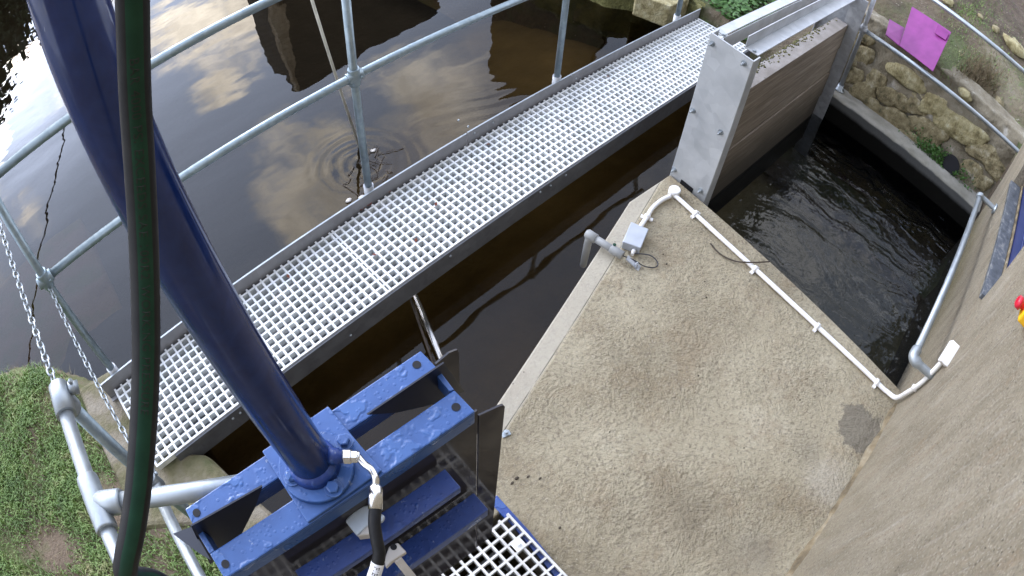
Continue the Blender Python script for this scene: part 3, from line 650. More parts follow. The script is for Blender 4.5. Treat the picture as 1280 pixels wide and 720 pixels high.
f.build('corner_fitting', 'galv', root); f = MB(); fitting(f, (XE-.003, YE, .735), ax, .085); fitting(f, (XE, YE, .735), (0, 0, 1), .08); grub(f, (XE+.0, YE, .76), (1, 0, 0)); f.build('corner_fitting', 'galv', root)
f = MB(); fitting(f, T_, ax, .125, .027); f.tube([T_, T_+rd*.062, T_+rd*.068], [.0265, .0265, .024], 18); f.build('tee_fitting', 'galv', root)

# chains across the gap
def chain(name, label, p, q, sag, pitch=.0265):
    p, q = V(*p), V(*q); L = np.linalg.norm(q-p); n = int(L*1.02/pitch); mb = MB()
    P = [p+(q-p)*t-V(0, 0, sag*4*t*(1-t)) for t in np.linspace(0, 1, n+1)]
    for i in range(n):
        a, b = P[i], P[i+1]; t = (b-a)/np.linalg.norm(b-a); s1 = np.cross(t, V(0, 0, 1)); s1 /= np.linalg.norm(s1); s2 = np.cross(t, s1)
        ang = (math.pi/4 if i % 2 else -math.pi/4)+rng.normal(0, .16); side = s1*math.cos(ang)+s2*math.sin(ang); c = (a+b)/2
        hl, hw = pitch*.5+.0015, .0085; loop = []
        for k in range(6): th = -math.pi/2+math.pi*k/5; loop.append(c+t*(hl-hw+hw*math.cos(th))+side*hw*math.sin(th))
        for k in range(6): th = math.pi/2+math.pi*k/5; loop.append(c-t*(hl-hw)+t*hw*math.cos(th)+side*hw*math.sin(th))
        mb.tube(loop, .0031, 6, closed=True)
    o = mb.build(name, 'galv', origin=tuple(p)); tag(o, label, 'chain', 'chains closing the handrail gap'); return o
chain('chain', 'higher chain hooked to the top corner of the guardrail', (-1.25, YR, 1.262), (XE, YE+.035, 1.27), .045)
chain('chain', 'lower chain hooked to the middle rail joint at the walkway end', (-1.25, YR-.01, .705), (XE, YE+.03, .735), .035)

root = thing('bank_handrail', 'thin galvanised handrail in front of the stony bank and magenta panel', 'handrail', (3.2, -.72, .07))
p = MB(); p.cyl((3.2, -.72, .06), (3.2, -.72, 1.16), .0165); po = p.build('post', 'galv_dull', root)
b = MB(); b.tube([(3.2, -.72, .072), (3.2, -.72, .08), (3.2, -.72, .082), (3.2, -.72, .12)], [.04, .04, .024, .024], 18); b.build('base_flange', 'galv', po)
f = MB(); fitting(f, (3.2, -.72, .615), (0, 1, 0), .06, .023); fitting(f, (3.2, -.72, .615), (0, 0, 1), .07, .023); f.build('clamp_fitting', 'galv_dull', po)
for z in (.615, 1.14):
    r = MB(); r.cyl((3.2, -.72, z), (3.2, -2.1 if z < 1 else -2.5, z), .0165); r.build('rail', 'galv', root)
f = MB(); f.ball((3.2, -2.1, .615), .024, 12); f.build('rail_end_cap', 'pvc_white', root)

# ================================================================== STOP-LOG GATE
root = thing('stop_log_gate', 'galvanised steel gate frame with end plate and two long top channels', 'gate frame', (1.46, -.5, 0))
XG = 1.462
q1, q2, q3, q4 = onx(888.4, 40.3, XG), onx(941.9, 76.9, XG), onx(878, 262, XG), onx(831, 226, XG)
pt = MB(); pt.prism([V(XG, q1[1], q1[2]), V(XG, q2[1], q2[2]), V(XG, q2[1], -.5), V(XG, q1[1], -.5)], (.008, 0, 0))
pt.box(XG+.008, XG+.075, q2[1]-.001, q2[1]+.007, -.5, q2[2]-.004); pt.box(XG+.008, XG+.075, q1[1]-.007, q1[1]+.001, -.5, q1[2]-.004)
pl_ = pt.build('end_plate', 'galv_plate', root, bevel=.0015)
for (u, v) in ((890.5, 54.5), (930, 79), (866.5, 138), (901, 165), (843, 212), (876, 238)):
    q = onx(u, v, XG); nb = MB(); nb.hexbolt(q, (-1, 0, 0), .010, .014); nb.tube([q, q-V(.028, 0, 0)], .005, 8); nb.build('bolt', 'galv', pl_)
nq = [onx(u, v, XG-.001) for u, v in ((852, 224), (867, 236), (863, 247), (847, 235))]
MB().prism([V(XG-.0015, q[1], q[2]) for q in nq], (.001, 0, 0)).build('notch', 'hole', pl_)
c0, c1 = onz(930.6, 60, .87), onz(1043, 0, .87); f0, f1 = onz(941.5, 76, .87), onz(1060, 14.5, .87)
gd = (c1-c0); gd /= np.linalg.norm(gd); gn = V(gd[1], -gd[0], 0)
c1 = c0+gd*1.72; f0 = c0+gn*.075; f1 = c1+gn*.075
m2 = MB(); m2.prism([c0, c1, f1, f0], (0, 0, .007)); m2.prism([c0+V(0, 0, .007), c1+V(0, 0, .007), c1+V(0, 0, .07), c0+V(0, 0, .07)], gn*.006); m2.build('top_channel', 'galv_plate', root, bevel=.0015)
b0 = onz(893, 38, .895); b1 = b0+gd*1.78; m1 = MB()
m1.prism([b0+gn*.055, b1+gn*.055, b1, b0], (0, 0, .007)); m1.prism([b0+gn*.055-V(0, 0, .003), b1+gn*.055-V(0, 0, .003), b1+gn*.055-V(0, 0, .085), b0+gn*.055-V(0, 0, .085)], gn*.006); m1.build('top_channel', 'galv_plate', root, bevel=.0015)
MB().hexbolt(onz(943, 64, .878), (0, 0, 1), .008, .008).build('fixing_bolt', 'galv', root); MB().hexbolt(onz(905, 44, .903), (0, 0, 1), .009, .009).build('fixing_bolt', 'galv', root)
# right guide channel
XR = 3.10
g0, g1 = onx(1046, 28, XR), onx(1084, 2, XR)
gd_ = MB(); yb = f1[1]-.02; ya = b1[1]+.02
gd_.box(XR, XR+.008, yb, ya, -.8, .885); gd_.box(XR-.06, XR-.0005, yb, yb+.008, -.8, .88); gd_.box(XR-.06, XR-.0005, ya-.008, ya, -.8, .88)
gq = [onx(u, v, 3.045) for u, v in ((1047, 26), (1085, -4), (1041, 128), (1021, 138))]
gy0, gy1 = (gq[1][1]+gq[2][1])/2, (gq[0][1]+gq[3][1])/2
gd_.box(3.03, 3.038, gy0, gy1, -.8, .89)
gd_.build('guide_channel', 'galv_dull', root, bevel=.0015)
# boards
s0 = onz(932.5, 112.5, .655); s0[0] = XG+.014; bd = gd; bn = -gn
heights = [(.455, .655), (.25, .452), (.045, .247), (-.16, .042), (-.365, -.163)]
labs = ['topmost weathered stop board with a pale sawn upper edge under the gate channels', 'second stop board down, brown weathered timber below the topmost board',
        'third stop board down, dark damp timber in the gate', 'dark wet stop board lying just above the channel water', 'lowest stop board, half under the channel water']
for i, (za, zb) in enumerate(heights):
    L = XR-.065-.012-s0[0]; o_ = rng.uniform(-.004, .004)
    a0 = V(s0[0], s0[1]+o_, 0); a1 = a0+bd*L; w = bn*.095
    mb = MB(); mb.prism([V(a0[0], a0[1], za), V(a1[0], a1[1], za), V(a1[0]+w[0], a1[1]+w[1], za), V(a0[0]+w[0], a0[1]+w[1], za)], (0, 0, zb-za))
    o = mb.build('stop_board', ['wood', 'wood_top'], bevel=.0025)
    if i == 0: o.data.polygons[1].material_index = 1; o.data.polygons[0].material_index = 1
    tag(o, labs[i], 'board', 'boards stacked in the gate')
    if i == 0:
        for pol in o.data.polygons: pol.material_index = 1 if pol.normal.z > .5 else 0
mz = MB()
for _ in range(260):
    t = rng.beta(1.2, 1.6); c = V(s0[0], s0[1], .656)+bd*L*t+bn*(.095-abs(rng.normal(0, .022))); mz.ball(c, rng.uniform(.002, .0065), 6, (1.6, 1.1, .45), 0, .2)
tag(mz.build('leaf_litter', 'moss'), 'yellowish moss and leaf litter along the top of the stop boards', 'litter', kind='stuff')

# ================================================================== SENSOR, BOXES, CONDUIT ON THE SLAB
ZT = ZB+.038
root = thing('sensor_pipe', 'grey plastic level sensor pipe overhanging the slab edge', 'sensor pipe', onz(760, 312, ZB))
t0, t1 = onz(777, 319, ZT), onz(737, 294, ZT)
ax = (t1-t0)/np.linalg.norm(t1-t0)
m_ = MB(); m_.cyl(t0, t1, .0175, 22); m_.build('tube', 'pvc_grey', root)
m_ = MB(); m_.tube([t0-ax*.006, t0-ax*.004, t0+ax*.055, t0+ax*.058], [.018, .0205, .0205, .019], 22); m_.build('socket', 'pvc_grey', root); m_ = MB(); m_.tube([t1-ax*.035, t1-ax*.034, t1+ax*.012, t1+ax*.02], [.019, .0225, .0225, .016], 22); m_.build('socket', 'pvc_grey', root)
lowz = ZT
for k in range(200):
    q = t1-V(0, 0, .005*k); qq = q-CP; c = qq@CR.T; rr_ = math.hypot(c[0], c[1]); th = math.atan2(rr_, c[2]); vpx = 360+c[1]/rr_*FL*(th+KD*th**3)
    if vpx > 331: lowz = q[2]; break
m_ = MB(); m_.tube([t1, t1-V(0, 0, .03), V(t1[0], t1[1], lowz)], [.021, .0185, .0165], 20); m_.build('drop_pipe', 'pvc_grey', root)
k0 = onz(783, 324, ZB+.02); k1 = onz(795, 333, ZB+.004)
m_ = MB(); m_.bar(k0+V(0, 0, .012), k1+V(0, 0, .004), .026, .006); m_.bar(k1-(k0-k1)*0-V(0, 0, 0)+V(.0, 0, .001), k1+(k1-k0)*.35+V(0, 0, .001), .03, .006); m_.hexbolt(k1+V(0, 0, .006), (0, 0, 1), .0085, .012); m_.tube([k1+V(0, 0, .01), k1+V(0, 0, .028)], .004, 8)
m_.build('bracket', 'galv_dull', root)
m_ = MB(); q = onz(768, 306, ZT+.02); m_.tube([q, q+V(0, 0, .002)], .008, 16); m_.build('sticker', 'print_green', root)
root = thing('junction_box', 'small grey junction box beside the sensor pipe', 'junction box', onz(794, 296, ZB))
bp = [onz(u, v, ZB+.05) for u, v in ((789, 277), (811, 286), (801, 310), (778, 302))]
m_ = MB(); m_.prism(bp, (0, 0, -.014)); m_.build('lid', 'box_grey', root, bevel=.004, seg=3)
cen = sum(bp)/4; m_ = MB(); m_.prism([cen+(q-cen)*.965-V(0, 0, .0145) for q in bp], (0, 0, -.034)); m_.build('body', 'box_grey', root, bevel=.003)
gp = (bp[2]*.7+bp[3]*.3)-V(0, 0, .03); gdv = (bp[2]-bp[1]); gdv /= np.linalg.norm(gdv)
m_ = MB(); m_.tube([gp, gp+gdv*.012, gp+gdv*.013, gp+gdv*.028], [.011, .011, .008, .0075], 14); m_.build('cable_gland', 'pvc_white', root)
lp = [gp+gdv*.02, onz(812, 319, ZB+.02), onz(822, 328, ZB+.012), onz(819, 334, ZB+.008), onz(806, 333, ZB+.012), onz(792, 325, ZB+.022), t0-ax*.002]
tag(MB().tube(curve(lp, 8), .0028, 8).build('sensor_cable', 'wire'), 'thin black cable looping from the junction box to the sensor pipe', 'cable')
root = thing('conduit', 'white plastic conduit run clipped along the channel edge of the slab', 'conduit', onz(842, 243, ZB))
ZC = ZB+.016
run = [onz(842, 243, ZC), onz(852, 251.5, ZC), onz(910, 305, ZC), onz(1000, 388, ZC), onz(1096, 478, ZC), onz(1108, 489, ZC+.002), V(*ony(1120, 497, -2.0)), V(*ony(1133, 491, -2.008)), ony(1152, 478, -2.012), ony(1181, 448, -2.012)]
MB().tube(curve(run, 6), .0115, 14).build('pipe', 'pvc_white', root)
MB().tube(curve([onz(838, 245, ZC), onz(826, 251, ZC), onz(815, 261, ZC), onz(809, 271, ZC), (bp[0]+bp[1])/2*1+V(0, 0, -.026)], 6), .0115, 14).build('pipe', 'pvc_white', root)
q = onz(842, 243, ZB); m_ = MB(); m_.tube([q, q+V(0, 0, .034), q+V(0, 0, .04)], [.031, .031, .027], 22); m_.tube([q+V(0, 0, .04), q+V(0, 0, .042)], .004, 8); m_.build('round_box', 'pvc_white', root)
def saddle(a, b):
    a, b = V(*a), V(*b); t = (b-a)/np.linalg.norm(b-a); s1 = V(-t[1], t[0], 0); mb = MB()
    mb.tube([a-t*.009, a+t*.009], .0165, 14); mb.frame_box(a-V(0, 0, .010), t, s1, V(0, 0, 1), .009, .03, .004); return mb.build('saddle_clip', 'pvc_white', root)
for (u, v) in ((870, 267), (944, 336), (1022, 408), (1096, 478)): saddle(onz(u, v, ZC), onz(u+10, v+9.3, ZC))
saddle(onz(809, 271, ZC), onz(806, 280, ZC))
sq = ony(1143, 485, -2.012); m_ = MB(); m_.tube([sq-V(.009, 0, .006), sq+V(.009, 0, .006)], .0165, 14); m_.build('saddle_clip', 'pvc_white', root)
wb0 = ony(1186, 442, -2.01); dd_ = ony(1190, 434, -2.01)-ony(1180, 450, -2.01); dd_ /= np.linalg.norm(dd_)
wb = MB(); wb.frame_box(wb0+V(0, .0, 0), dd_, V(0, 1, 0), np.cross(dd_, V(0, 1, 0)), .05, .024, .028); tag(wb.build('wall_box', 'pvc_white', bevel=.006, seg=3), 'small white plastic box on the wall at the end of the conduit', 'box')

# wall grab pipe over the channel
root = thing('grab_pipe', 'galvanised pipe rail bracketed to the wall above the dark channel', 'pipe rail', (1.9, -2.03, .5))
a_, b_ = ony(1142, 445, -1.90), ony(1225, 245, -1.90); zz = (a_[2]+b_[2])/2; a_[2] += 0
MB().tube([a_, b_], .0185, 18).build('pipe', 'galv', root)
m_ = MB(); m_.tube(curve([a_+(b_-a_)*.03, a_, a_+V(-.012, -.03, -.004), V(a_[0]-.004, -2.03, a_[2]-.008)], 5), [.0255]*11+[.0195]*5, 16); m_.build('elbow', 'galv', root)
m_ = MB(); m_.tube(curve([b_-(b_-a_)*.02, b_, b_+V(.006, -.03, 0), V(b_[0]+.006, -2.03, b_[2])], 5), [.0235]*9+[.017]*7, 16); m_.build('elbow', 'galv', root)
m_ = MB(); m_.tube([V(b_[0]+.006, -2.03, b_[2]), V(b_[0]+.006, -2.015, b_[2])], .035, 16); m_.build('wall_flange', 'galv', root)

# emergency stop at the frame edge
es = ony(1291, 396, -2.03); root = thing('stop_button', 'red mushroom stop button on a yellow box on the rendered wall', 'stop button', es)
m_ = MB(); m_.box(es[0]-.034, es[0]+.034, -2.03, -1.985, es[2]-.034, es[2]+.034); m_.build('box', 'yellow_plastic', root, bevel=.008, seg=3)
m_ = MB(); m_.tube([es+V(0, .045, 0), es+V(0, .06, 0), es+V(0, .0605, 0), es+V(0, .075, 0), es+V(0, .08, 0)], [.012, .012, .021, .021, .014], 20); m_.build('button', 'red_plastic', root)

# twig lying across the conduit
tag(MB().tube(curve([onz(888, 304, ZB+.006), onz(900, 317, ZB+.006), onz(918, 326, ZB+.012), onz(940, 328, ZB+.036), onz(962, 327, ZB+.02)], 6), [.0036]*25, 6).build('twig', 'twig'), 'thin dark curved twig lying across the white conduit', 'twig')

# ================================================================== TRASH RAKE
ZF = 1.35
root = thing('trash_rake', 'wet blue steel trash rake head hanging from a thick navy hydraulic cylinder', 'trash rake', (-.83, -1.02, .3))
def pz(pts, z): return [onz(u, v, z) for u, v in pts]
def channel_beam(px):
    P = pz(px, ZF); mb = MB(); mb.prism(P, (0, 0, -.007))
    for i, j in ((0, 1), (3, 2)):
        a, b = P[i], P[j]; inn = sum(P)/4; s_ = np.cross(b-a, V(0, 0, 1)); s_ /= np.linalg.norm(s_)
        if s_@(inn-a) < 0: s_ = -s_
        mb.prism([a-V(0, 0, .0072), b-V(0, 0, .0072), b-V(0, 0, .048), a-V(0, 0, .048)], s_*.006)
    return mb.build('frame_beam', 'blue', root, bevel=.0025, seg=2)
bm1 = channel_beam([(231, 636), (526, 438), (549, 462), (246, 665)])
bm2 = channel_beam([(262, 692), (568, 487), (594, 514), (281, 724)])
for b_m, hs in ((bm1, ((521, 456), (246, 641))), (bm2, ((570, 509), (282, 705)))):
    for (u, v) in hs: q = onz(u, v, ZF); MB().tube([q+V(0, 0, .0008), q+V(0, 0, .0012)], .0075, 20).build('bolt_hole', 'hole', b_m)
mb = MB()
P = pz([(549, 462), (568, 487), (562, 489), (543, 466)], ZF-.001); mb.prism(P, (0, 0, -.045)); mb.build('end_plate', 'blue', root, bevel=.0015); mb = MB()
P = pz([(246, 665), (262, 692), (268, 688), (252, 661)], ZF-.001); mb.prism(P, (0, 0, -.045)); mb.build('end_plate', 'blue', root, bevel=.0015)
P = pz([(329, 566), (411, 510), (478, 590), (386, 655)], ZF+.0005); mb = MB(); mb.prism(P, (0, 0, .008)); mb.build('mount_plate', 'blue', root, bevel=.002)
P = pz([(386, 655), (478, 590)], ZF); mb = MB(); mb.prism([P[0]-V(0, 0, .0), P[1]-V(0, 0, .0), P[1]-V(0, 0, .05), P[0]-V(0, 0, .05)], (0, .006, 0))
# flange, bolts, cylinder
ZP = ZF+.009
fc = onz(396, 585, ZP); cyl0 = onz(392, 580, ZP+.012)
rf = .062
mb = MB(); mb.tube([fc, fc+V(0, 0, .011), fc+V(0, 0, .012)], [rf, rf, rf-.0015], 48); mb.build('flange', 'blue', root)
mb = MB()
for (u, v) in ((430, 553), (366, 597), (417, 611), (382, 548)):
    MB().hexbolt(onz(u, v, ZP+.012), (0, 0, 1), .0105, .013).build('flange_bolt', 'blue', root)
RC = .0365
d0 = np.linalg.norm(cyl0-CP)
def centre(u, v, d): return CP+d*ray(u, v)
pts = [cyl0]
# straight cylinder: leave the flange nearly plumb and pass the measured upper point
target = centre(138.5, 143, .60); up = target-cyl0; up /= np.linalg.norm(up)
top = cyl0+up*1.25
mb = MB(); mb.tube([cyl0-V(0, 0, .004), cyl0+up*.02, cyl0+up*.6, top], RC, 40); cyl_o = mb.build('cylinder', 'blue_tube', root)
mb = MB(); mb.tube([cyl0-V(0, 0, .003), cyl0+up*.012, cyl0+up*.02], [RC+.008, RC+.006, RC+.0005], 36); mb.build('weld_collar', 'blue_deep', cyl_o)
pd = onz(470, 573, cyl0[2]+.03)-cyl0; pd[2] = 0; pd /= np.linalg.norm(pd)
pp = cyl0+up*.03+pd*(RC-.006)
mb = MB(); mb.tube([pp, pp+pd*.02, pp+pd*.0205, pp+pd*.026], [.0135, .0135, .011, .011], 18); mb.build('port_boss', 'blue_deep', cyl_o)
hx = pp+pd*.027
# sheets
b1a, b1b = onz(231, 636, ZF), onz(526, 438, ZF); Y1 = (b1a[1]+b1b[1])/2
def plate_y(px, Y, th=.004): return [ony(u, v, Y) for u, v in px]
b2a, b2b = onz(281, 724, ZF), onz(594, 514, ZF)
sdir = b2b-b2a; sdir[2] = 0; sdir /= np.linalg.norm(sdir); sn = V(sdir[1], -sdir[0], 0)
if sn[1] > 0: sn = -sn
sp = b2a-sn*.006
def onsheet(u, v): d = ray(u, v); t = ((sp-CP)@sn)/(d@sn); return CP+t*d
zbot = .27
s0_ = sp-sdir*.02; s1_ = onsheet(596, 560); s1_ = sp+sdir*((s1_-sp)@sdir)
mb = MB(); mb.prism([V(s0_[0], s0_[1], ZF-.02), V(s1_[0], s1_[1], ZF-.02), V(s1_[0], s1_[1], zbot), V(s0_[0], s0_[1], zbot)], -sn*.004); mb.build('rear_sheet', 'sheet', root)
tr_ = onsheet(632, 503); tl_ = onsheet(596, 522); s2_ = sp+sdir*((tr_-sp)@sdir); k_ = sdir*.004
fp = [V(*(s1_+k_)[:2], tl_[2]), V(*(s2_-sdir*.012)[:2], tr_[2]), V(*(s2_-sdir*.004)[:2], tr_[2]-.006), V(*s2_[:2], tr_[2]-.018), V(*s2_[:2], zbot+.02), V(*(s1_+k_)[:2], zbot+.02)]
mb = MB(); mb.prism(fp, -sn*.005); mb.build('rubber_flap', 'sheet', root, bevel=.001)
# added black plates for the shade on the front beam's web, open mid-span
g_a, g_b = onz(246, 665, ZF), onz(549, 462, ZF); YG = Y1-.006
def onweb(u, v): d = ray(u, v); q0 = g_a+sn*.0015; t = ((q0-CP)@sn)/(d@sn); return CP+t*d
def web_shade(px):
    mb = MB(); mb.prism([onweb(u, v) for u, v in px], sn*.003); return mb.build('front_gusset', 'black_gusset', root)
web_shade([(238, 656), (327, 606), (318, 632), (296, 676), (262, 704)])
web_shade([(554, 452), (458, 517), (497, 514), (540, 504), (580, 488)])
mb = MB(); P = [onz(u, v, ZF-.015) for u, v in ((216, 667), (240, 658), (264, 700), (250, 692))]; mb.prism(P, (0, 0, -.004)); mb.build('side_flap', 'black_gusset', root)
q = [V(t[0], YG, t[2]) for t in (ony(u, v, YG) for u, v in ((545, 455), (562, 441), (572, 437), (574, 441), (575, 490), (562, 480)))]
mb = MB(); mb.prism(q, (0, .004, 0)); mb.build('rubber_flap', 'sheet', root)
# lower bars in front of the sheet
def low_bar(px0, px1, out, z_hint, w, h, taper):
    d = ray(*px0); pl0 = sp+sn*out; t = ((pl0-CP)@sn)/(d@sn); a = CP+t*d
    d = ray(*px1); t = ((pl0-CP)@sn)/(d@sn); b = CP+t*d
    zz = a[2]; b = a+sdir*((b-a)@sdir); b[2] = zz
    mb = MB(); a_, b_ = a, b; s_ = sn; mb.prism([a_+s_*w-V(0, 0, .0062), b_+s_*w-V(0, 0, .0062), b_+s_*w-V(0, 0, h), a_+s_*w-V(0, 0, h)], -s_*.006)
    top = [a_, b_, b_+s_*w, a_+s_*w]; mb.prism(top, (0, 0, -.006)); mb.prism([a_-V(0, 0, .0062), b_-V(0, 0, .0062), b_-V(0, 0, h), a_-V(0, 0, h)], s_*.006)
    if taper: mb.prism([a_+V(0, 0, -.0005), a_+s_*w-V(0, 0, .0005), a_+s_*w*.9+sdir*.05-V(0, 0, .0005)], (0, 0, -.02))
    return mb.build('lower_bar', 'blue_deep', root, bevel=.0015)
low_bar((556, 586), (372, 716), .012, 1.1, .045, .03, False)
low_bar((592, 616), (440, 712), .012, .6, .05, .05, False)
# pale lifting bracket and clamp below the beam
mb = MB(); bz = ZF-.09
P = pz([(431, 651), (446, 633), (462, 631), (481, 645), (478, 652), (462, 655), (446, 670)], bz); mb.prism(P, (0, 0, -.012)); mb.build('lifting_bracket', 'bracket_pale', root, bevel=.003)
mb = MB(); P = pz([(446, 670), (460, 656), (466, 660), (462, 668)], bz+.001); mb.prism(P, (0, 0, -.03)); mb.build('bracket_web', 'clamp_cream', root, bevel=.002)
mb = MB(); cz = ZF-.16
P = pz([(480, 700), (486, 683), (497, 678), (508, 690), (490, 702), (482, 710)], cz); mb.prism(P, (0, 0, -.016)); a_ = onz(496, 698, cz-.008); b_ = onz(519, 727, cz-.06); mb.bar(a_, b_, .016, .01); mb.build('hose_clamp', 'clamp_cream', root, bevel=.003)
q = onz(492, 684, cz); mb = MB(); mb.tube([q+V(0, 0, .0005), q+V(0, 0, .001)], .006, 16); mb.build('clamp_hole', 'hole', root)

# hose at the port: plated elbow, crimped ferrule, black hose
root = thing('port_hose', 'short black hydraulic hose with plated elbow and white label at the cylinder foot', 'hydraulic hose', hx)
hz = hx[2]
f1_ = onz(469.5, 606, hz-.004); f2_ = onz(469, 637, hz-.01)
mb = MB(); mb.tube([hx, hx+pd*.012, hx+pd*.0125, hx+pd*.022], [.0125, .0125, .0105, .0105], 6, smooth=False); mb.tube([hx+pd*.022, hx+pd*.026], .0085, 14)
mb.build('union_nut', 'chrome', root, bevel=.0008)
el = curve([hx+pd*.022, onz(455, 580, hz), onz(464, 587, hz), onz(469, 597, hz), f1_], 6); MB().tube(el, .0058, 14).build('elbow', 'chrome', root)
mb = MB(); mb.tube([f1_, f1_+(f2_-f1_)*.06, f1_+(f2_-f1_)*.1, f2_], [.0085, .0085, .0112, .0112], 22); mb.build('ferrule', 'chrome', root)
hp = curve([f1_+(f2_-f1_)*.9, onz(468, 655, hz-.012), onz(471, 676, hz-.02), onz(474, 693, hz-.03), onz(470, 712, hz-.045), onz(462, 735, hz-.07), onz(455, 770, hz-.11)], 6)
MB().tube(hp, .0098, 18).build('hose', 'rubber', root)
lb = curve([onz(472.5, 703, hz-.0375), onz(470, 712, hz-.045), onz(466.5, 722, hz-.055)], 4)
lo = MB().tube(lb, .0103, 18, cap=False).build('label_sleeve', 'label_white', root)

# lettering wrapped around a hose: glyphs of the built-in font mapped along a centre line
def hose_text(name, txt, path, radius, size, mat, parent, face_dir, start, flip=1):
    cu = bpy.data.curves.new('glyphs', 'FONT'); cu.body = txt; cu.size = size; cu.align_x = 'LEFT'; cu.align_y = 'CENTER'; cu.space_character = 1.12
    tmp = bpy.data.objects.new('glyphs', cu); COL.objects.link(tmp); bpy.context.view_layer.update()
    me = bpy.data.meshes.new_from_object(tmp.evaluated_get(bpy.context.evaluated_depsgraph_get())); bpy.data.objects.remove(tmp)
    P = np.array(path); seg = np.linalg.norm(np.diff(P, axis=0), axis=1); L = np.concatenate([[0], np.cumsum(seg)])
    mb = MB(); vs = []
    for v in me.vertices:
        s_ = start+v.co.x; i = int(np.clip(np.searchsorted(L, s_)-1, 0, len(seg)-1)); t = (s_-L[i])/seg[i]
        c = P[i]+(P[i+1]-P[i])*t; T = (P[i+1]-P[i])/seg[i]
        o_ = CP-c if face_dir is None else V(*face_dir); o_ = o_-T*(o_@T); o_ /= np.linalg.norm(o_); sd = np.cross(T, o_)
        a = flip*v.co.y/radius
        vs.append(c+(o_*math.cos(a)+sd*math.sin(a))*(radius+.0003))
    mb.add(vs, [tuple(p.vertices) for p in me.polygons]); bpy.data.meshes.remove(me)
    return mb.build(name, mat, parent)
hose_text('label_text', 'FIE', lb, .0103, .0125, 'print_dark', lo, None, .0035, -1)

# long hose hanging close to the camera, printed green stripe
root = thing('supply_hose', 'long black hydraulic hose with a printed green stripe hanging in front of the cylinder', 'hydraulic hose', atd(150, 700, .5))
hc = [atd(162, -120, .345), atd(164.5, -40, .36), atd(166.5, 40, .375), atd(169, 120, .39), atd(174, 200, .405), atd(178.5, 280, .42), atd(181.5, 360, .435), atd(182.5, 440, .45), atd(180, 520, .465), atd(174, 600, .48), atd(166, 660, .495), atd(158, 700, .515), atd(157, 718, .54), atd(170, 722, .58), atd(200, 728, .62), atd(240, 760, .66)]
hp = curve(hc, 8); RH = .0108
P = np.array(hp); n_ = len(P); K = 36; vs = []; fs = []; mi = []
for i in range(n_):
    T = P[min(i+1, n_-1)]-P[max(i-1, 0)]; T /= np.linalg.norm(T); o_ = CP-P[i]; o_ -= T*(o_@T); o_ /= np.linalg.norm(o_); sd = np.cross(T, o_)
    for j in range(K):
        a = 2*math.pi*(j-.5)/K; vs.append(P[i]+RH*(o_*math.cos(a)+sd*math.sin(a)))
for i in range(n_-1):
    for j in range(K): fs.append((i*K+j, i*K+(j+1) % K, (i+1)*K+(j+1) % K, (i+1)*K+j)); mi.append(1 if ((j+K//2) % K-K//2) in range(-3, 3) else 0)
mb = MB(); mb.add(vs, fs, True); mb.mi = mi; ho = mb.build('hose', ['rubber', 'print_green'], root)
Lp = np.concatenate([[0], np.cumsum(np.linalg.norm(np.diff(P, axis=0), axis=1))])
i0 = 16
hose_text('hose_print', 'BAR 4000 PSI EXCEEDS SAE 100R2 WORKING PRESSURE', hp, RH, .0088, 'print_dark', ho, None, Lp[i0]+.012, -1)

# thin grey cable under the frame
tag(MB().tube(curve([onz(318, 735, 1.0), onz(336, 716, 1.0), onz(362, 706, 1.0), onz(388, 712, 1.0), onz(405, 735, 1.0)], 7), .0055, 10).build('grey_cable', 'grey_cable'), 'thin pale grey cable arching below the rake frame', 'cable')

# intake grating at the slab, on a blue angle
ZG = .075
root = thing('intake_grating', 'small cream mesh grating panel beside the slab below the rake', 'grating', (-.5, -1.2, ZG))
gx = V(-.9986, .052, 0); gy = V(-.075, -.997, 0); g0_ = onz(637, 645, ZG)
mb = MB(); w = .0085
for j in range(18):
    a = g0_+gy*P_*j; mb.bar(a-V(0, 0, .018), a+gx*.9-V(0, 0, .018), w, .036)
for i in range(23):
    a = g0_+gx*P_*i; mb.bar(a+gy*-.012-V(0, 0, .0175), a+gy*.7-V(0, 0, .0175), w, .0365)
mb.build('grating_panel', 'grp_cream', root)
q = onz(648, 681, ZG+.004); mb = MB(); mb.frame_box(q, gx, gy, V(0, 0, 1), .021, .021, .002); mb.hexbolt(q+V(0, 0, .002), (0, 0, 1), .007, .008); mb.build('clip_washer', 'grp', root)
mb = MB(); P4 = [onz(u, v, ZG-.022) for u, v in ((612, 628), (621, 619), (662, 664), (720, 735), (706, 735), (640, 656))]; mb.prism(P4, (0, 0, -.02)); mb.build('edge_angle', 'blue_deep', root, bevel=.0015)
mb = MB(); mb.box(-1.3, -.36, -1.5, -1.47, -.3, ZG-.04); mb.build('support_beam', 'blue_deep', root)
# small anchor at the slab's edge behind the flap
q = onz(632, 541, ZB); mb = MB(); mb.bar(q+V(-.02, 0, .004), q+V(.012, -.01, .004), .02, .006); mb.hexbolt(q+V(0, -.003, .007), (0, 0, 1), .008, .012)
tag(mb.build('anchor_bracket', 'galv'), 'tiny galvanised anchor bracket on the oblique slab edge', 'bracket')
# braces under the walkway
root = thing('brace_tube', 'bright steel tube slanting out from below the walkway to the rake', 'tube', onz(515, 362, -.1))
a_ = ony(518, 366, .05); b_ = onz(553, 452, -.24); c_ = b_+(b_-a_)*.35
MB().tube([a_, c_], .0135, 16).build('tube', 'stainless', root)
a2, b2 = ony(511, 366, .06), onz(541, 452, -.255); MB().tube([a2, b2+(b2-a2)*.3], .006, 10).build('conduit_rod', 'twig', root)

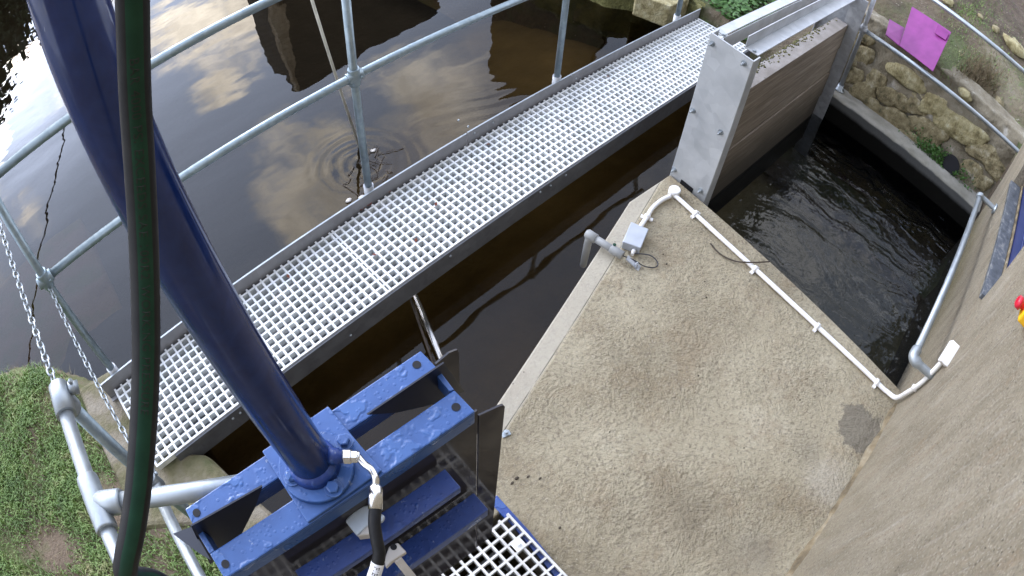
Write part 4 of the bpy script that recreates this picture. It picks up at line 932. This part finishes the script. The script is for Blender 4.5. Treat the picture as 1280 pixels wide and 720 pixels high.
# cane standing in the river and drift
c0_ = onz(450, 186, ZW-.02); c1_ = None
best = None
for t in np.linspace(.2, 6, 500):
    q = CP+t*ray(390, 0)
    s_ = abs((q-c0_)[0]*.0+np.linalg.norm(q[:2]-c0_[:2])-.12*(q[2]-c0_[2]))
    if q[2] > c0_[2]+.3 and (best is None or s_ < best): best = s_; c1_ = q
tag(MB().tube([c0_-(c1_-c0_)*.15, c1_+(c1_-c0_)*.6], .0085, 10).build('cane', 'cane'), 'thin pale cane standing in the river behind the handrail', 'cane')
dbr = MB()
for _ in range(26):
    u, v = rng.uniform(432, 492), rng.uniform(172, 246)
    if abs((v-245)+(u-440)*.62) > 42: continue
    c = onz(u, v, ZW+.004); a = rng.uniform(0, 6.28); L = rng.uniform(.02, .09); d1 = V(math.cos(a), math.sin(a), rng.uniform(-.05, .08))*L
    dbr.tube(curve([c-d1, c+V(rng.normal(0, .01), rng.normal(0, .01), .004), c+d1], 4), rng.uniform(.0012, .0028), 6)
for (u, v) in ((466, 188), (452, 246), (436, 250)):
    c = onz(u, v, ZW+.006); dbr.ball(c, .014, 8, (1.6, 1, .3), 1, .2)
tag(dbr.build('drift_twigs', ['twig', 'clamp_cream']), 'raft of floating twigs and scum against the walkway', 'debris', kind='stuff')

# ================================================================== BANK OBJECTS
def quad_panel(mb, px, dists, th):
    P = [CP+d*ray(u, v) for (u, v), d in zip(px, dists)]; n1 = np.cross(P[1]-P[0], P[3]-P[0]); n1 /= np.linalg.norm(n1); mb.prism(P, n1*th)
root = thing('magenta_panel', 'folded magenta plastic panel leaning on the stony bank', 'plastic panel', onz(1150, 60, .75))
HR = HGrid(hright, 2.6, 13, -9, 6, .03)
TS = np.arange(3.0, 14, .008)
def bankd(u, v, up=0.0):
    q = CP+TS[:, None]*ray(u, v); k = np.nonzero(q[:, 2] < HR(q[:, 0], q[:, 1])+up)[0]
    return float(TS[k[0]]) if len(k) else 5.0
D = bankd(1150, 75)
mb = MB(); quad_panel(mb, [(1140, 8), (1189, 40), (1166, 89), (1124, 57)], [D+.12, D-.02, D-.30, D-.16], .008); mb.build('large_leaf', 'magenta', root, bevel=.002)
mb = MB(); quad_panel(mb, [(1112, 24), (1131, 35), (1124, 57), (1107, 43)], [D+.0, D+.04, D-.165, D-.20], .008); mb.build('small_flap', 'magenta', root, bevel=.002)
mb = MB(); quad_panel(mb, [(1172, 30), (1187, 41), (1182, 50), (1168, 41)], [D-.03, D-.05, D-.1, D-.08], .008); mb.build('folded_tab', 'magenta', root, bevel=.002)
# loose stones
k = 0
for (u, v, r, lab) in ((1185, 4, .07, 'pinkish loose stone by the top rail of the bank'), (1244, 38, .055, 'round loose stone on bare soil past the top rail'), (1268, 62, .10, 'long pale loose stone at the right edge of the bare soil'),
                       (1225, 22, .04, 'small loose stone on the grassy strip of the bank'), (1205, 120, .08, 'dull loose stone below the magenta panel on the bank'), (1248, 130, .06, 'small grey loose stone between the two bank rails')):
    t = bankd(u, v); q = CP+ray(u, v)*t; mb = MB(); mb.ball(q+V(0, 0, .3*r), r, 12, (1.1, 1.4 if k == 2 else .8, .6), 0, .1)
    tag(mb.build('loose_stone', ['rubble_pale', 'rubble'][k % 2]), lab, 'stone', 'loose stones on the bank'); k += 1
# heather-like tussock and bank herbs (dead bracken in front of the panel)
def tufts(name, mat, label, cat, px, spread, n, hgt, z=None, wid=.003, kind=None):
    mb = MB()
    for _ in range(n):
        u, v = px[0]+rng.normal(0, spread[0]), px[1]+rng.normal(0, spread[1])
        t = bankd(u, v); q = CP+ray(u, v)*t
        a = rng.uniform(0, 6.28); L = hgt*rng.uniform(.4, 1); dx, dy = math.cos(a), math.sin(a); ln = rng.uniform(.2, 1)
        mb.add([q+V(-dy, dx, 0)*wid, q+V(dy, -dx, 0)*wid, q+V(dx*ln*L, dy*ln*L, L*(1-.4*ln))], [(0, 1, 2)])
    return tag(mb.build(name, mat), label, cat, kind=kind)
M['dead_grass'] = basic('dead_grass', [(.3, (.09, .065, .035)), (.7, (.20, .155, .085))], 30, .8)
tufts('grass_tussock', 'dead_grass', 'tussock of dead straw coloured grass on the bank right of the magenta panel', 'tussock', (1222, 100), (13, 14), 1500, .12)
tufts('bank_grass', 'grass', 'sparse grass along the stony bank between the rails', 'grass', (1225, 80), (40, 45), 2600, .035, kind='stuff')
tufts('verge_grass', 'grass', 'thin grass strip above the top rail of the bank', 'grass', (1215, 15), (18, 14), 900, .05, kind='stuff')
def leafy(name, label, pts, n, r, hgt):
    mb = MB()
    for _ in range(n):
        u, v = pts[rng.integers(len(pts))]; u += rng.normal(0, 8); v += rng.normal(0, 5)
        t = bankd(u, v); c = CP+ray(u, v)*t+V(0, 0, rng.uniform(.0, hgt)); a = V(*rng.normal(0, 1, 2), rng.normal(0, .35)); a /= np.linalg.norm(a); b = np.cross(V(*rng.normal(0, .3, 2), 1), a); b /= np.linalg.norm(b); s_ = r*rng.uniform(.5, 1.1)
        mb.add([c-a*s_, c-a*s_*.2-b*s_*.62, c+a*s_*.5-b*s_*.4, c+a*s_, c+a*s_*.5+b*s_*.4, c-a*s_*.2+b*s_*.62], [(0, 1, 2, 3, 4, 5)])
    return tag(mb.build(name, 'leaf'), label, 'plant')
leafy('ivy_plant', 'leafy green ground ivy on earth behind the gate channels', [(905, 8), (925, 14), (945, 6), (930, -4), (900, -6), (952, 0), (915, 22)], 900, .028, .10)
leafy('nettle_plant', 'low green plant showing between the two gate channels', [(945, 38), (960, 28), (935, 46), (975, 18)], 420, .024, .08)

# ================================================================== WORLD BEYOND THE RIVER (seen mirrored in the water)
def refl(u, v, Y):
    d = ray(u, v); w = CP+d*((ZW-CP[2])/d[2]); r = d*V(1, 1, -1); return w+r*((Y-w[1])/r[1])
root = thing('stone_ruin', 'ruined stone gable with a lit edge mirrored in the river', 'ruin', (6, 9.5, -.5))
RY = 9.0
out = [refl(u, v, RY) for u, v in ((338, 6), (342, 30), (350, 50), (358, 78), (366, 100), (374, 114), (388, 107), (402, 98), (424, 88), (446, 72), (458, 60), (478, 52), (500, 40), (520, 31), (538, 20), (548, 6))]
ptsr = [V(out[0][0]-.1, RY, -.6)]+[V(q[0], RY, q[2]) for q in out]+[V(out[-1][0]+.6, RY, out[-1][2]-.6), V(out[-1][0]+1.4, RY, -.6)]
mb = MB(); mb.prism(ptsr, (0, 1.2, 0)); mb.build('gable_wall', 'mill_brick', root)
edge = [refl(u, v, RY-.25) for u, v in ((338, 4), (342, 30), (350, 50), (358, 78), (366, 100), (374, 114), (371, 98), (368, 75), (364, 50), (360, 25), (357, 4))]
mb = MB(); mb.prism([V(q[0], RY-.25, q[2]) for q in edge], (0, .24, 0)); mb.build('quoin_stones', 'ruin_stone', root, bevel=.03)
root = thing('mill_building', 'dark stone mill building with steep gable mirrored in the river', 'building', (12.3, 11, -.6))
g = [refl(u, v, RY) for u, v in ((612, 50), (611, 84), (648, 116), (771, 40))]
xl, xr = g[0][0], g[3][0]; zl = g[1][2]; zt = g[2][2]+1.2; xm = (xl+xr)/2
mb = MB(); mb.prism([V(xl, RY, -.6), V(xl, RY, zl), V(xm, RY, zl+(g[2][2]-zl)/(g[2][0]-xl)*(xm-xl)), V(xr, RY, zl), V(xr, RY, -.6)], (4.4, 4.2, 0)); mb.build('wall', 'mill_brick', root)
apex = zl+(g[2][2]-zl)/(g[2][0]-xl)*(xm-xl)
mb = MB(); mb.prism([V(xl-.05, RY-.06, zl+.02), V(xm, RY-.06, apex+.08), V(xm, RY-.06, apex+.22), V(xl-.05, RY-.06, zl+.14)], (4.4, 4.3, 0)); mb.prism([V(xr+.05, RY-.06, zl+.02), V(xm+.002, RY-.06, apex+.08), V(xm+.002, RY-.06, apex+.22), V(xr+.05, RY-.06, zl+.14)], (4.4, 4.3, 0)); mb.build('roof', 'roof_slate', root)
for wz in (1.5, 4.2):
    for wxk in (.27, .73):
        x = xl+(xr-xl)*wxk; w = MB().box(x-.5, x+.5, RY-.03, RY+.02, wz, wz+1.4).build('window', 'mill_brick', root); MB().box(x-.4, x+.4, RY-.045, RY-.031, wz+.1, wz+1.3).build('pane', 'glass_dark', w)
def tree(x, y, h, w, seed, label, name='bank_tree', ncl=34):
    r = np.random.default_rng(seed); root = thing(name, label, 'tree', (x, y, -.3), 'trees across the river')
    mb = MB(); mb.tube(curve([(x, y, -.4), (x+.1*w*.2, y, h*.35), (x-.05*w, y+.1, h*.8)], 5), list(np.linspace(.09*w*.5+.05, .02, 11)), 10)
    for k in range(7):
        a = r.uniform(0, 6.28); z0 = h*r.uniform(.3, .65); mb.tube(curve([(x, y, z0), (x+math.cos(a)*w*.25, y+math.sin(a)*w*.25, z0+h*.1), (x+math.cos(a)*w*.42, y+math.sin(a)*w*.42, z0+h*.22)], 4), list(np.linspace(.05, .012, 9)), 6)
    mb.build('trunk', 'bark', root)
    vs = []; fs = []
    cl = []
    for k in range(ncl):
        t = r.uniform(.18, 1); rad = w*.5*math.sin(min(1, (1.12-t)*1.35)*math.pi/2)*math.sqrt(r.uniform(.1, 1)); a = r.uniform(0, 6.28); cl.append((x+math.cos(a)*rad, y+math.sin(a)*rad, h*t-.1, w*r.uniform(.09, .2)))
    for (cx, cy, cz, cr_) in cl:
        for _ in range(230):
            d = r.normal(0, 1, 3); d /= np.linalg.norm(d); c = V(cx, cy, cz)+d*cr_*r.uniform(.5, 1.1); a = r.normal(0, 1, 3); a /= np.linalg.norm(a); b = np.cross(a, r.normal(0, 1, 3)); b /= np.linalg.norm(b); s_ = r.uniform(.06, .14); o = len(vs)
            vs += [c-a*s_, c-b*s_*.6, c+a*s_, c+b*s_*.6]; fs.append((o, o+1, o+2, o+3))
    mb = MB(); mb.add(vs, fs); mb.build('crown', 'tree_leaf', root)
tree(-3.3, 14, 3.7, 5.2, 1, 'low dark evergreen mirrored in the top left corner of the river', ncl=80)
tree(-6.6, 14.5, 4.6, 4.2, 2, 'taller evergreen on the far bank left of the low one')
tree(6.6, 12.0, 5.2, 3.0, 3, 'dark tree standing directly behind the stone ruin')
tree(16.5, 9.5, 6.0, 4.0, 4, 'tree on the far bank right of the mill building')
# service cable over the river
w0, w1 = refl(84, 160, 6.2), refl(36, 452, 3.2)
dv = w1-w0
tag(MB().tube([w0-dv*1.5, w0, w1, w1+dv*1.2], .011, 6).build('overhead_cable', 'wire'), 'thin overhead cable whose reflection crosses the river on the left', 'cable')

# ================================================================== SKY, SUN, CAMERA
SUN_AZ, SUN_EL = math.radians(-14), math.radians(21)          # azimuth from +Y towards +X
sd_ = V(math.cos(SUN_EL)*math.sin(SUN_AZ), math.cos(SUN_EL)*math.cos(SUN_AZ), math.sin(SUN_EL))
W = bpy.data.worlds.new('World'); S.world = W; W.use_nodes = True; nt = W.node_tree; nt.nodes.clear(); n = N(nt)
dirv = n('ShaderNodeTexCoord').outputs['Generated']
sky = n('ShaderNodeTexSky', sky_type='NISHITA', sun_disc=False, sun_elevation=SUN_EL, sun_rotation=SUN_AZ, altitude=50.0, air_density=1.0, dust_density=1.2, ozone_density=1.0)
gaz = V(math.cos(math.radians(22))*math.sin(math.radians(-4)), math.cos(math.radians(22))*math.cos(math.radians(-4)), math.sin(math.radians(22)))
dot = n('ShaderNodeVectorMath', operation='DOT_PRODUCT', inp={0: dirv, 1: tuple(gaz)}).outputs['Value']
g1 = mth(n, 'POWER', mth(n, 'MAXIMUM', mth(n, 'DIVIDE', mth(n, 'SUBTRACT', dot, .58), .42), 0.0), 1.7)
g2 = mth(n, 'POWER', mth(n, 'MAXIMUM', dot, 0.0), 120.0)
glow = mth(n, 'ADD', mth(n, 'ADD', 21.0, mth(n, 'MULTIPLY', g1, 58.0)), mth(n, 'MULTIPLY', g2, 130.0))
sx = n('ShaderNodeSeparateXYZ', inp={0: dirv})
den = mth(n, 'ADD', mth(n, 'MAXIMUM', sx.outputs[2], 0.0), .12)
cp = n('ShaderNodeCombineXYZ', inp={0: mth(n, 'DIVIDE', sx.outputs[0], den), 1: mth(n, 'DIVIDE', sx.outputs[1], den), 2: .3})
cn = noise(n, cp.outputs[0], 2.6, 9, .58, .35)
gen = mapr(n, cn, .47, .60, 0, 1)
def cdist(x, y): return n('ShaderNodeVectorMath', operation='DISTANCE', inp={0: cp.outputs[0], 1: (x, y, .3)}).outputs['Value']
acc = None
for (x, y, r_, w_) in ((.56, 1.38, .26, 1.15), (.41, 1.53, .20, 1.15), (.35, 1.215, .085, 1.0), (.345, .80, .13, 1.15), (.43, .865, .12, 1.0), (.39, .95, .10, .8), (.68, .86, .19, 1.1), (.62, .74, .12, .8), (-.3, 1.25, .2, .4), (.1, 1.5, .2, .5)):
    f_ = mapr(n, cdist(x, y), r_*.15, r_*1.25, w_, 0); acc = f_ if acc is None else mth(n, 'MAXIMUM', acc, f_)
blob = mapr(n, mth(n, 'ADD', acc, mth(n, 'MULTIPLY', mth(n, 'SUBTRACT', noise(n, cp.outputs[0], 7.0, 9, .6, .5), .5), 3.0)), .15, 1.25, 0, 1)
mask = mth(n, 'MAXIMUM', mth(n, 'MULTIPLY', blob, mapr(n, acc, .02, .3, 0, 1)), mth(n, 'MULTIPLY', gen, mapr(n, cdist(.25, 1.1), .75, 1.0, 0, 1)))
fineb = mapr(n, noise(n, cp.outputs[0], 6.0, 6, .6), .3, .7, .75, 1.35)
gapc = n('ShaderNodeVectorMath', operation='SCALE', inp={0: (.74, .85, 1.12), 'Scale': mth(n, 'MULTIPLY', glow, .98)}).outputs[0]
ctint = mixc(n, mapr(n, dot, .55, .9, 0, 1), (.99, 1.0, 1.05), (1.18, 1.06, .90))
cldc = n('ShaderNodeVectorMath', operation='SCALE', inp={0: ctint, 'Scale': mth(n, 'MULTIPLY', mth(n, 'MULTIPLY', glow, fineb), 1.55)}).outputs[0]
mixn = mixc(n, mask, gapc, cldc)
tot = mixc(n, .15, mixn, sky.outputs[0])
bg = n('ShaderNodeBackground', inp={'Color': tot, 'Strength': .1}); o = n('ShaderNodeOutputWorld'); nt.links.new(bg.outputs[0], o.inputs['Surface'])
sl = bpy.data.lights.new('sun', 'SUN'); sl.energy = .9; sl.angle = math.radians(18); sl.color = (1, .93, .82)
so = bpy.data.objects.new('sun', sl); COL.objects.link(so); so.rotation_euler = Vector(tuple(-sd_)).to_track_quat('-Z', 'Y').to_euler()

cam = bpy.data.cameras.new('camera'); co = bpy.data.objects.new('camera', cam); COL.objects.link(co); S.camera = co
Rm = Matrix((CR[0], -CR[1], -CR[2])).transposed().to_4x4(); Rm.translation = Vector(tuple(CP)); co.matrix_world = Rm
cam.type = 'PANO'; cam.sensor_fit = 'HORIZONTAL'; cam.sensor_width = 36.0; cam.sensor_height = 20.25; cam.clip_start = .02; cam.clip_end = 500
th = np.linspace(0, 1.05, 400); rm = FL*(th+KD*th**3)*36/1280; AA = np.stack([rm**0, rm, rm**2, rm**3, rm**4], 1); cf = np.linalg.lstsq(AA, th, rcond=None)[0]
cam.panorama_type = 'FISHEYE_LENS_POLYNOMIAL'; cam.fisheye_fov = math.radians(180)
for i in range(5): setattr(cam, 'fisheye_polynomial_k%d' % i, float(-cf[i]))
S.render.engine = 'CYCLES'
try:
    S.cycles.max_bounces = 8; S.cycles.transparent_max_bounces = 8; S.cycles.caustics_reflective = False; S.cycles.caustics_refractive = False; S.cycles.use_denoising = True; S.cycles.sample_clamp_indirect = 6
except Exception: pass
S.view_settings.view_transform = 'Standard'; S.view_settings.look = 'None'; S.view_settings.gamma = 1; S.view_settings.exposure = 0.0; S.view_settings.use_curve_mapping = False
